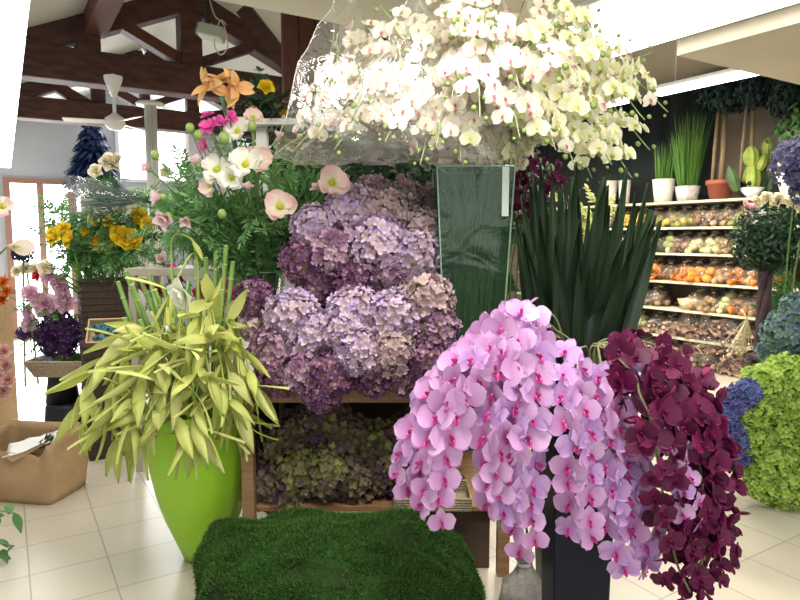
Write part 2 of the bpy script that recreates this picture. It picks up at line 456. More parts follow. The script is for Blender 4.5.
# ---- strip lamps in a row over the aisle
y = 2.0
for k in range(5):
    t = thing('strip_light', ['bright white strip light nearest over the aisle, cut off by the photo edge', 'white strip light, second along the row over the aisle', 'white strip light, third along the row over the aisle', 'white strip light, fourth along the row over the aisle', 'white strip light at the far end of the row, above the glass door'][k], 'ceiling light', V_(y, .07, 2.5), 'row of strip lights', TH)
    part('housing', MB().box(-.09, .055, 0, 1.68, .045, .10), white_pnt, t, bevel=.01)
    part('diffuser', MB().box(-.11, .075, .01, 1.67, 0, .045), lampglow, t, bevel=.015)
    part('hanger', MB().tube([(0, .4, .1), (0, .4, .42 if y < 3.6 else roof_z(.07) - 2.53)], .006), white_pnt, t)
    y += 1.70
for k, (u, l, lab) in enumerate(((3.02, 1.12, 'slim glowing tube light under the ceiling above the plant shelf'), (4.5, 1.2, 'slim tube light above the shelving, hidden by white orchids'))):
    t = thing('tube_light', lab, 'ceiling light', V_(u, 5.5, 2.92), 'tube lights above the shelving', TH)
    part('diffuser', MB().box(-.06, .06, 0, l, 0, .05), mat('tube_glow', (1, .96, .88), .5, emit=6), t, bevel=.01)
    part('housing', MB().box(-.045, .045, 0, l, .05, .09), white_pnt, t)
    for q in (.2, l - .2): part('hanger', MB().tube([(0, q, .09), (0, q, .52)], .006), white_pnt, t)
t = thing('added_glow_panel', 'large glowing panel added for the overlit ceiling above the white orchids', 'ceiling light', V_(.9, 2.95, 2.86), None, TH)  # emissive panel added for the overlit ceiling, also backlights the orchids
part('frame', MB().box(-.04, .96, -.04, 2.64, .01, .04), white_pnt, t)
part('diffuser', MB().box(0, .92, 0, 2.6, 0, .01), mat('panel_glow', (1, .95, .85), .5, emit=5), t)

# ---- fan, hanging lamp box, white post
t = thing('ceiling_fan', 'cream ceiling fan with thin blades hanging from the near truss', 'ceiling fan', P(115, 122, 5.9), 'ceiling fans')
part('rod', MB().tube([(0, 0, .02), (0, 0, .42)], .016, 8), white_pl, t)
part('canopy', MB().lathe([(.02, .22), (.075, .36), (.08, .40)], 16), white_pl, t, True)
part('motor', MB().lathe([(.001, -.07), (.05, -.068), (.085, -.03), (.085, .03), (.04, .06), (.02, .08)], 20), white_pl, t, True)
for k in range(3):
    m = MB(); m.box(.08, .42, -.045, .045, -.006, .0, Rz(R(200 + 120 * k)) @ Rx(R(14)))
    part('blade', m, white_pl, t, bevel=.003)
c = P(212, 33, 5.0)
t = thing('hanging_speaker_box', 'pale grey-green box unit on a ceiling pole with looped cable', 'speaker', c)
part('housing', MB().box(-.095, .095, -.06, .06, -.045, .045, Rx(R(-8)) @ Ry(R(14))), mat('grey_green_plastic', (.42, .46, .38), .5), t, bevel=.012)
part('front_grille', MB().box(-.105, -.09, -.055, .055, -.04, .04, Ry(R(14))), mat('grille_grey', (.22, .25, .2), .6), t)
part('pole', MB().tube([(-.03, 0, .04), (-.03, 0, .66)], .018, 8), black_pl, t)
part('cable', MB().tube(spline([(-.02, -.02, .3), (.03, -.03, .12), (.10, -.04, .05), (.12, -.02, -.1), (.06, 0, -.16), (.02, -.02, -.08), (.07, -.03, .08), (.11, 0, .06)], 28), .005, 5), mat('cable_cream', (.5, .48, .36), .5), t, True)
t = thing('display_post', 'white fluted metal post with round cap behind yellow roses', 'post', F(153, 386))
t.location.x = P(153, 180, t.location.y).x; b = t.location; hh = P(153, 106, b.y).z
m = MB()
for k in range(10):
    a = 2 * PI * k / 10; m.tube([(.045 * math.cos(a), .045 * math.sin(a), 0), (.045 * math.cos(a), .045 * math.sin(a), hh)], .018, 6)
part('shaft', m, mat('grey_white_metal', (.68, .68, .62), .35), t, True)
part('cap', MB().lathe([(.001, hh), (.13, hh), (.14, hh + .02), (.12, hh + .035), (.001, hh + .035)], 20), white_pnt, t, True)
part('foot', MB().lathe([(.16, 0), (.16, .02), (.05, .04)], 20), white_pnt, t, True)

# wall lamp stub and blue tinsel tree on a cupboard by the far wall
t = thing('wall_cupboard', 'white cupboard by the far wall under the blue tree', 'cupboard', V_(10.55, 1.0, 0), None, TH)
part('body', MB().box(0, .95, 0, .6, 0, 2.15), mat('cupboard_white', (.5, .52, .52), .5), t, bevel=.01)
part('door', MB().box(.02, .46, -.02, 0, .05, 2.1), mat('cupboard_white', (.5, .52, .52), .5), t, bevel=.005)
part('door', MB().box(.48, .93, -.02, 0, .05, 2.1), mat('cupboard_white', (.5, .52, .52), .5), t, bevel=.005)
t = thing('blue_tree', 'dark blue tiered artificial tree standing near the far wall', 'artificial tree', V_(10.8, 1.22, 2.16), None, TH)
m = MB()
for k in range(6):
    z0 = .22 + k * .15; r0 = .44 - k * .06
    for j in range(150):
        a = rnd.random() * 2 * PI; L = r0 * (.8 + .3 * rnd.random())
        m.add(*petal(L, .09, 'lance', .1, -.55, nl=3, nw=2)[:2], T(0, 0, z0 + .1 + rnd.random() * .1) @ Rz(a), rn=rnd.random())
part('branches', m, mat('blue_tinsel', (.015, .035, .11), .5), t, True)
part('trunk', MB().tube([(0, 0, 0), (0, 0, 1.1)], .02), black_pl, t)
t = thing('wall_spotlight', 'small dark wall spotlight above the glass door', 'wall light', V_(11.36, 1.3, 2.75), None, TH)
part('bracket', MB().box(-.03, .03, -.08, .03, -.02, .02), black_pl, t)
part('lamp_head', MB().lathe([(.001, 0), (.05, .01), (.07, .08)], 12, T(0, -.1, -.04) @ Rx(R(110))), black_pl, t, True)
# ================================================================== FLOWER LIBRARY
def mesh_orchid(name, m_pet, m_lip, seed=0, open_=1.0):
    """phalaenopsis blossom, unit radius, facing +Z, up +Y: (petals mesh, lip mesh)"""
    g = random.Random(seed); m = MB(); j = lambda k=.1: g.uniform(-k, k)
    for a, L, W in ((90, .98, .66), (212, .98, .60), (328, .98, .60)):     # three sepals
        v, f, t = petal(L, W, 'disc', .14, -.10 + j(), nl=7, nw=4)
        m.add(v, f, T(0, 0, -.04) @ Rz(R(a) + j(.08)) @ Ry(-.05 * open_ - (1 - open_) * .7), t, rn=.35 + j(.2))
    for a in (4, 176):                                                      # two broad petals
        v, f, t = petal(1.0, 1.12, 'disc', g.uniform(-.02, .10), -.16 + j(.12), .012, nl=9, nw=6, seed=g.random())
        m.add(v, f, Rz(R(a) + j(.1)) @ Ry(-.12 * open_ - (1 - open_) * .9 + j()), t, rn=.7 + j(.2))
    pm = m.mesh(name, m_pet)
    l = MB()
    for s in (-1, 1):
        v, f, t = petal(.32, .24, 'round', .35, .5, nl=3, nw=2)
        l.add(v, f, T(0, -.06, .03) @ Rz(R(270 + s * 62)) @ Ry(-.9), t, rn=.3)
    v, f, t = petal(.48, .30, 'round', .3, .1, nl=4, nw=2); l.add(v, f, T(0, -.05, .05) @ Rz(R(270)) @ Ry(-.5), t, rn=.9)
    l.tube([(0, .1, 0), (0, .04, .12), (0, -.03, .17)], [.06, .08, .05], 6, ts=[0] * 18, rn=.1)
    return pm, l.mesh(name + '_lip', m_lip)


def mesh_hydrangea(name, m_, n=110, seed=0, fr=.26, squash=.85):
    """mop head, unit radius, +Z up; four-petalled florets over a dome"""
    g = random.Random(seed); m = MB(); ga = PI * (3 - 5 ** .5)
    m.ball(.66, T(0, 0, -.05), n=12, m=8, rn=.1)
    m.t[-1][:] = 0
    for i in range(n):
        z = 1 - 1.75 * (i + .5) / n; r = math.sqrt(max(0, 1 - z * z)); a = ga * i + g.uniform(-.2, .2)
        k = g.uniform(.80, 1.07); d = Vector((r * math.cos(a), r * math.sin(a), z * squash)); rn = g.random(); s = fr * g.uniform(.8, 1.2)
        d2 = (d.normalized() + rvec(.22, g)).normalized(); M = face_to(d * k, d2, roll=g.random() * 6, s=s)
        for q in range(4):
            v, f, t = petal(1, 1.02, 'wide', .12, g.uniform(-.1, .35), .03, nl=2, nw=3, seed=g.random())
            m.add(v, f, M @ Rz(q * PI / 2 + g.uniform(-.15, .15)) @ Ry(-g.uniform(.05, .45)), t, rn)
    return m.mesh(name, m_)


def mesh_rings(name, m_, rings, L, W, shape='wide', cup=.2, ruffle=.03, seed=0):
    """layered bloom: rings = [(count, tilt deg, length factor, bend)]; facing +Z unit radius"""
    g = random.Random(seed); m = MB()
    for n, tilt, k, bend in rings:
        off = g.random() * 6
        for i in range(n):
            v, f, t = petal(L * k, W * k, shape, cup, bend + g.uniform(-.1, .1), ruffle, nl=4, nw=4, seed=g.random())
            m.add(v, f, Rz(off + 2 * PI * i / n + g.uniform(-.1, .1)) @ Ry(-R(tilt + g.uniform(-6, 6))), t, g.random())
    return m.mesh(name, m_)


def mesh_spray_leaf(name, m_, seed=0, n=7, L=.3, W=.35, shape='lance', bend=-.2, spread=55):
    """feathery compound leaf of unit length along +X, normal +Z"""
    g = random.Random(seed); m = MB(); m.tube([(0, 0, 0), (.5, 0, .03), (1, 0, -.03)], .012, 4)
    for i in range(n):
        x = .15 + .8 * i / (n - 1) if n > 1 else .5
        for s in (-1, 1):
            l = L * (1.1 - .5 * x) * g.uniform(.8, 1.2)
            v, f, t = petal(l, l * W, shape, .15, bend, nl=3, nw=2)
            m.add(v, f, T(x, 0, 0) @ Rz(s * R(spread * g.uniform(.8, 1.2))) @ Rx(g.uniform(-.4, .4)) @ Ry(g.uniform(-.3, .3)), t, g.random())
    v, f, t = petal(L * .8, L * W, shape, .15, bend, nl=3, nw=2); m.add(v, f, T(1, 0, 0), t, .5)
    return m.mesh(name, m_)


def mesh_leaf(name, m_, W=.4, bend=-.3, cup=.15, shape='lance', nl=6):
    m = MB(); v, f, t = petal(1, W, shape, cup, bend, nl=nl, nw=4); m.add(v, f, None, t); return m.mesh(name, m_)


# --- petals
PM_pink = petal_mat('pink_orchid_petal', (.66, .16, .47), (.64, .31, .65), (.72, .45, .74), alt=(.78, .54, .80), alt_amt=.4, trans=.28, p=(0, .3, 1), jitter=.08)
PM_piv = petal_mat('lilac_pink_orchid_petal', (.58, .22, .56), (.55, .31, .67), (.68, .45, .77), trans=.28, p=(0, .3, 1), jitter=.1)
PM_plip = petal_mat('pink_orchid_lip', (.80, .35, .58), (.62, .07, .33), (.50, .03, .24), trans=.15)
PM_mag = petal_mat('magenta_orchid_petal', (.19, .008, .085), (.16, .007, .065), (.24, .016, .105), alt=(.07, .003, .032), alt_amt=.7, rough=.55, trans=.12, jitter=.3)
PM_mlip = petal_mat('magenta_orchid_lip', (.30, .02, .12), (.22, .01, .09), (.10, .0, .05), trans=.1)
PM_wht = petal_mat('white_orchid_petal', (.80, .76, .52), (.86, .83, .70), (.88, .86, .78), alt=(.86, .76, .70), alt_amt=.4, trans=.42, jitter=.05)
PM_cream = petal_mat('cream_orchid_petal', (.82, .80, .40), (.86, .85, .62), (.88, .88, .76), trans=.42, jitter=.05)
PM_wlip = petal_mat('white_orchid_lip', (.75, .62, .22), (.62, .20, .34), (.72, .38, .50), trans=.2)
PM_glip = petal_mat('cream_orchid_lip', (.62, .66, .16), (.70, .72, .30), (.82, .82, .55), trans=.2)
ORP = [mesh_orchid('orchid_blossom', PM_pink, PM_plip, k, 1 - .12 * k) for k in range(3)] + [mesh_orchid('orchid_blossom', PM_piv, PM_plip, 9, .9)]
ORM = [mesh_orchid('orchid_blossom', PM_mag, PM_mlip, 20 + k, .75 - .25 * k) for k in range(3)]
ORW = [mesh_orchid('orchid_blossom', PM_wht, PM_wlip, 40 + k, 1 - .2 * k) for k in range(3)]
ORC = [mesh_orchid('orchid_blossom', PM_cream, PM_glip, 50 + k, 1 - .2 * k) for k in range(2)]
bud_green = mat('bud_green', (.26, .36, .10), .5, (.18, .27, .07), 20, trans=.1)
BUD = MB().ball(1, n=10, m=7, sz=1.15).mesh('bud', bud_green)
BUDP = MB().ball(1, n=10, m=7, sz=1.2).mesh('bud', PM_plip)
BUDM = MB().ball(1, n=10, m=7, sz=1.2).mesh('bud', PM_mag)

lf_green = petal_mat('leaf_green', (.06, .16, .045), (.085, .22, .06), (.12, .28, .085), alt=(.05, .12, .04), alt_amt=.6, trans=.2, jitter=.25)
lf_fern = petal_mat('fern_green', (.10, .25, .07), (.16, .34, .11), (.22, .42, .16), alt=(.08, .19, .07), alt_amt=.6, trans=.3, jitter=.3)
lf_dark = petal_mat('dark_leaf_green', (.015, .045, .02), (.02, .065, .028), (.035, .085, .035), alt=(.01, .03, .015), alt_amt=.5, trans=.1, rough=.45, jitter=.3)
lf_grass = petal_mat('grass_blade_green', (.09, .22, .03), (.13, .32, .05), (.22, .42, .10), alt=(.08, .16, .04), alt_amt=.4, trans=.25, jitter=.3)


def orchid_stem(label, group, pts, kinds, size, t0=.3, step=.048, face=(0, -1, .1), axis=None, stem_r=.004, buds=3, budmesh=None, wide=.035, seed=0, jit=.35, skip=None, stem_mat=None, n_path=30, cat='orchid', rad=.8):
    g = random.Random(seed * 31 + 5); path = spline(pts, n_path); base = path[0]
    t = thing('orchid_spray', label, cat, base, group)
    loc = [p - base for p in path]
    part('stem', MB().tube(loc, stem_r, 5), stem_mat or green_d, t, True)
    L = arclen(path); tot = L[-1]; s = tot * t0; side = 1; axis = axis or base
    while s < tot * (.99 if buds == 0 else .95):
        p, d = at_len(path, L, s)
        out = (p - axis); out.z *= .3
        out = out.normalized() if out.length > 1e-3 else Vector((0, -1, 0))
        fdir = (Vector(face) + out * rad + rvec(jit, g)).normalized()
        sd = d.cross(fdir); sd = sd.normalized() if sd.length > 1e-3 else Vector((1, 0, 0))
        fd = (fdir + sd * side * .45).normalized()
        pos = p + sd * side * wide * g.uniform(.6, 1.3) + fdir * .02
        if skip and skip(pos): s += step; continue
        sz = size * g.uniform(.86, 1.1) * (1 - .25 * max(0, (s / tot - .8) / .2))
        pm, lm = g.choice(kinds)
        M = face_to(pos - base, fd, Vector((g.uniform(-.3, .3), 0, 1)), g.uniform(-.25, .25), sz)
        b = obj('blossom', pm, t, M); obj('lip', lm, b)
        s += step * g.uniform(.8, 1.15); side = -side
    for k in range(buds):
        p, d = at_len(path, L, tot * (.94 + .06 * k / max(1, buds - 1)))
        sd = d.cross(Vector((0, -1, 0.1))).normalized() * (.022 * (1 if k % 2 else -1))
        obj('bud', budmesh or BUD, t, face_to(p + sd - base, d, s=size * (.24 - .04 * k)))
    return t
# ================================================================== CENTRAL DISPLAY
TZ = .905
tb = thing('display_table', 'brown stained wooden display table holding mauve hydrangeas and the clear vase', 'table', (0, 0, 0))
TX0, TX1, TY0, TY1 = -.715, .50, 2.82, 3.62
part('tabletop', MB().box(TX0, TX1, TY0, TY1, TZ - .03, TZ), wood_tbl, tb, bevel=.004)
part('front_rail', MB().box(TX0 + .05, TX1 - .0, TY0 - .012, TY0 + .02, TZ - .095, TZ - .031), wood_tbl, tb, bevel=.004)
for x, yy in ((TX0, TY0 - .03), (TX1 - .055, TY0 - .03), (TX0, TY1 - .06), (TX1 - .055, TY1 - .06)):
    part('leg', MB().box(x, x + .055, yy, yy + .055, 0, TZ - .035), wood_tbl, tb, bevel=.004)
part('lower_shelf', MB().box(TX0 + .056, TX1 - .056, TY0, TY1 - .06, .30, .325), wood_tbl, tb, bevel=.003)
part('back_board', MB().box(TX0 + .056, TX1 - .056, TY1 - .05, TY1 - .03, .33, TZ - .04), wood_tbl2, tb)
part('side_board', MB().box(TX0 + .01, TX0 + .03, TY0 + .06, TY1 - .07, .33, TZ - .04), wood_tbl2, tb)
t = thing('storage_box', 'long brown box on the floor under the lower table shelf', 'box', (.02, 2.87, 0))
boxm = mat('brown_cardboard', (.07, .045, .03), .8, (.10, .065, .04), 8)
part('body', MB().box(0, .40, 0, .40, 0, .24), boxm, t, bevel=.005); part('lid', MB().box(-.01, .41, -.01, .41, .241, .285), boxm, t, bevel=.005)
# riser crate that carries the upper hydrangeas
t = thing('riser_crate', 'dark wooden crate raised on the table behind the lower hydrangeas', 'crate', (-.52, 3.12, TZ))
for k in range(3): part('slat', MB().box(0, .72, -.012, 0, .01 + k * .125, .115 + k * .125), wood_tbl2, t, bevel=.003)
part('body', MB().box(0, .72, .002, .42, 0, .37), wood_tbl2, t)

# ---- hydrangeas
HY = {}
HY['pale'] = petal_mat('pale_mauve_floret', (.60, .56, .30), (.50, .34, .48), (.71, .58, .74), alt=(.52, .42, .68), alt_amt=.4, p=(.05, .42, 1), jitter=.18)
HY['dusty'] = petal_mat('dusty_pink_floret', (.56, .52, .26), (.46, .30, .36), (.62, .48, .54), alt=(.54, .46, .38), alt_amt=.4, p=(.05, .42, 1), jitter=.18)
HY['deep'] = petal_mat('plum_floret', (.50, .50, .20), (.21, .07, .17), (.34, .17, .31), alt=(.13, .045, .13), alt_amt=.5, p=(.05, .42, 1), jitter=.28)
HY['mixed'] = petal_mat('mauve_plum_floret', (.54, .52, .24), (.35, .19, .30), (.52, .37, .50), alt=(.20, .08, .18), alt_amt=.55, p=(.05, .42, 1), jitter=.22)
HY['olive'] = petal_mat('olive_plum_floret', (.36, .42, .10), (.28, .27, .10), (.30, .17, .21), alt=(.15, .07, .13), alt_amt=.6, p=(0, .45, 1), jitter=.3)
HY['oliveg'] = petal_mat('olive_green_floret', (.42, .48, .12), (.33, .36, .11), (.26, .21, .14), alt=(.20, .11, .14), alt_amt=.5, p=(0, .5, 1), jitter=.28)
HY['lime'] = petal_mat('lime_floret', (.26, .42, .06), (.44, .62, .12), (.60, .76, .25), alt=(.34, .54, .07), alt_amt=.5, trans=.35, jitter=.18)
HY['blue'] = petal_mat('blue_floret', (.10, .16, .30), (.11, .15, .42), (.22, .28, .60), alt=(.20, .14, .42), alt_amt=.4, jitter=.25)
HY['sea'] = petal_mat('sea_green_floret', (.18, .30, .20), (.20, .33, .28), (.32, .44, .42), alt=(.14, .24, .36), alt_amt=.5, jitter=.22)
HY['peri'] = petal_mat('periwinkle_floret', (.07, .07, .15), (.09, .09, .20), (.17, .17, .32), alt=(.13, .12, .20), alt_amt=.4, jitter=.2)
HY['pearl'] = petal_mat('greyed_mauve_floret', (.34, .30, .18), (.30, .20, .25), (.40, .30, .36), alt=(.26, .22, .18), alt_amt=.5, jitter=.2)
HM = {k: [mesh_hydrangea('flower_head', m, 190, 100 + i * 3 + q, .21 if k != 'peri' else .17) for q in range(2)] for i, (k, m) in enumerate(HY.items())}
HLEAF = mesh_leaf('leaf', lf_green, .55, -.25, .2, 'lance')


def hydrangea(label, group, kind, px, py, d, r_px, root, face=None, leaf=1, name='hydrangea'):
    """head centred at pixel/depth with radius in pixels; its stem runs to root"""
    c = P(px, py, d); r = r_px / 640 * d; root = Vector(root)
    t = thing(name, label, 'hydrangea', root, group)
    dirn = Vector(face) if face else Vector((rnd.gauss(0, .25), -.8, .75))
    mid = (c + root) / 2 - dirn.normalized() * .08
    tip = c - dirn.normalized() * r * .5
    part('stem', MB().tube([p - root for p in spline([root, mid, tip], 10)], .005, 5), green_d, t, True)
    obj('flower_head', rnd.choice(HM[kind]), t, face_to(c - root, dirn, Vector((rnd.gauss(0, 1), rnd.gauss(0, .3), 1)), rnd.random() * 6, r))
    for k in range(leaf):
        a = rnd.random() * 2 * PI
        obj('leaf', HLEAF, t, face_to(mid - root, (dirn + rvec(.4)), roll=a, s=r * 1.3))
    return t


up = [  # upper bundle  (px, py, d, r, kind)
    (318, 228, 3.02, 25, 'pale'), (352, 212, 3.05, 27, 'pale'), (388, 216, 3.05, 27, 'dusty'), (420, 232, 3.02, 24, 'dusty'), (306, 262, 2.98, 24, 'deep'),
    (338, 250, 2.92, 27, 'mixed'), (376, 244, 2.90, 29, 'pale'), (412, 254, 2.92, 27, 'pale'), (356, 276, 2.90, 24, 'deep'), (325, 284, 2.96, 20, 'deep'), (390, 272, 2.9, 22, 'mixed'), (402, 200, 3.2, 22, 'pearl'), (432, 206, 3.25, 22, 'pearl'), (372, 195, 3.2, 20, 'pearl')]
lo = [
    (292, 316, 2.86, 27, 'pale'), (316, 338, 2.80, 27, 'pale'), (356, 314, 2.78, 28, 'pale'), (392, 318, 2.74, 28, 'pale'), (426, 300, 2.80, 27, 'dusty'), (432, 330, 2.76, 26, 'mixed'),
    (276, 350, 2.82, 25, 'mixed'), (280, 374, 2.78, 23, 'deep'), (304, 372, 2.72, 24, 'mixed'), (332, 372, 2.68, 25, 'deep'), (362, 350, 2.68, 27, 'pale'), (392, 352, 2.66, 25, 'dusty'), (374, 374, 2.68, 22, 'deep'),
    (402, 374, 2.7, 22, 'mixed'), (428, 362, 2.68, 26, 'deep'), (436, 380, 2.7, 18, 'deep'), (322, 392, 2.66, 19, 'deep'), (346, 330, 2.72, 22, 'pale')]
def hlabel(k, n):
    return {'pale': 'pale lilac', 'dusty': 'dusty pink', 'deep': 'deep plum', 'mixed': 'mauve and plum', 'pearl': 'greyed mauve'}[k]
cnt = {}
for grp, lst, where, rootf in (('hydrangeas of the upper bundle', up, 'in the upper bundle', lambda c: (c.x * .5 - .08, c.y + .22, TZ + .371)),
                               ('hydrangeas of the lower bundle', lo, 'in the lower bundle', lambda c: (c.x * .8 - .05, max(c.y + .2, 3.0), TZ + .003))):
    tot = {}
    for h in lst: tot[h[4]] = tot.get(h[4], 0) + 1
    for (px, py, d, r, k) in lst:
        rank = sorted([h[0] for h in lst if h[4] == k]).index(px)
        pos = ORD[rank] + ' such from the left' if tot[k] > 1 else 'the only such one'
        hydrangea(f'{hlabel(k, 0)} hydrangea head {where}, {pos}', grp, k, px, py, d, r, rootf(P(px, py, d)))
lw_ = [(278, 448, 3.05, 25), (300, 430, 3.1, 24), (324, 418, 3.05, 27), (350, 440, 2.98, 26), (376, 445, 3.0, 25), (270, 484, 2.95, 24), (300, 470, 2.92, 27), (330, 470, 2.90, 28), (356, 480, 2.92, 24), (384, 472, 2.95, 23), (398, 500, 3.0, 20), (288, 500, 2.9, 22),
       (420, 460, 3.1, 23), (410, 430, 3.2, 20), (445, 490, 3.05, 22)]
for i, (px, py, d, r) in enumerate(sorted(lw_)):
    k = 'oliveg' if i in (4, 6, 9, 12) else 'olive'
    c = P(px, py, d)
    hydrangea(f'{"olive green" if k == "oliveg" else "olive and plum"} faded hydrangea head on the lower shelf, {ORD[i]} counted from the left', 'faded hydrangeas on the lower shelf', k, px, py, d, r, (c.x * .9 - .04, 3.3, .327))
for i, (px, py, r, k) in enumerate(((253, 298, 19, 'deep'), (256, 325, 17, 'dusty'))):
    c = P(px, py, 2.95)
    hydrangea(['plum hydrangea head alone beside the green canes', 'drooping dusty mauve hydrangea head under the lone plum one'][i], 'hydrangeas beside the green canes', k, px, py, 2.95, r, (c.x + .04, 3.2, TZ + .003), leaf=1)

# pale tray at the end of the lower shelf
t = thing('woven_tray', 'pale woven tray on the lower table shelf beside faded hydrangeas', 'tray', P(432, 510, 2.86))
t.location.z = .327
wick = mat('pale_wicker', (.42, .33, .21), .7, (.60, .50, .35), 60, bump=.5, bscale=120)
m = MB()
for zz in range(5):
    a, b = .17, .11
    m.tube([(-a, -b, .01 + zz * .012), (a, -b, .01 + zz * .012), (a, b, .01 + zz * .012), (-a, b, .01 + zz * .012), (-a, -b, .01 + zz * .012)], .007, 5)
part('rim', m, wick, t, True); part('bottom', MB().box(-.165, .165, -.105, .105, 0, .008), wick, t)

# ---- clear tall vase on the table
VB = Vector((.335, 3.03, TZ + .001))
VX = P(477, 168, 2.95)
vase = thing('clear_vase', 'tall clear green-tinted square vase holding the white orchids', 'vase', VB)
VH = VX.z - VB.z
glass = film_mat('tinted_clear_acrylic', (.56, .70, .58), gloss=.022, bscale=5, bump=.45, haze=.09, hazecol=(.24, .42, .28))
rim_m = mat('glass_edge', (.45, .62, .52), .15, spec=.8, trans=.3)
HB, HT = .125, .172
def wallq(sx, sy, k):
    a = .006
    cs = []
    for z, h in ((0, HB), (VH, HT)):
        if k: cs += [(sx * h, -h, z), (sx * h, h, z), (sx * (h - a), h, z), (sx * (h - a), -h, z)]
        else: cs += [(-h, sy * h, z), (h, sy * h, z), (h, sy * (h - a), z), (-h, sy * (h - a), z)]
    return MB().add(cs, [(0, 1, 2, 3), (4, 7, 6, 5), (0, 4, 5, 1), (1, 5, 6, 2), (2, 6, 7, 3), (3, 7, 4, 0)])
for sx, sy, k in ((1, 0, 1), (-1, 0, 1), (0, 1, 0), (0, -1, 0)): part('side_pane', wallq(sx, sy, k), glass, vase)
part('bottom', MB().box(-HB, HB, -HB, HB, 0, .02), rim_m, vase)
m = MB()
h = HT; m.tube([(-h, -h, VH), (h, -h, VH), (h, h, VH), (-h, h, VH), (-h, -h, VH)], .005, 5)
for sx in (-1, 1):
    for sy in (-1, 1): m.tube([(sx * HB, sy * HB, 0), (sx * HT, sy * HT, VH)], .0035, 5)
part('edge', m, rim_m, vase)
# water line and a crumpled clear film inside, with the price strip on the rim
film = film_mat('clear_cellophane', (.97, .97, .95), gloss=.07, bscale=9, bump=1.0, haze=.055, hazecol=(.85, .86, .78))
m = MB()
vs = []; N = 14
for i in range(N + 1):
    for j in range(N + 1):
        x, y2 = (i / N - .5) * .27, (j / N - .5) * .27
        vs.append((x, y2, VH * .60 + .012 * noise.noise(Vector((x * 14, y2 * 14, 3)))))
m.add(vs, [(i * (N + 1) + j, (i + 1) * (N + 1) + j, (i + 1) * (N + 1) + j + 1, i * (N + 1) + j + 1) for i in range(N) for j in range(N)])
part('water_surface', m, film_mat('water_line', (.8, .9, .82), gloss=.4, bscale=14, bump=1.0, haze=.10), vase, True)
part('paper_strip', MB().box(.115, .145, -HT - .004, -HT - .001, VH - .22, VH - .004), mat('strip_white', (.70, .78, .72), .5), vase)

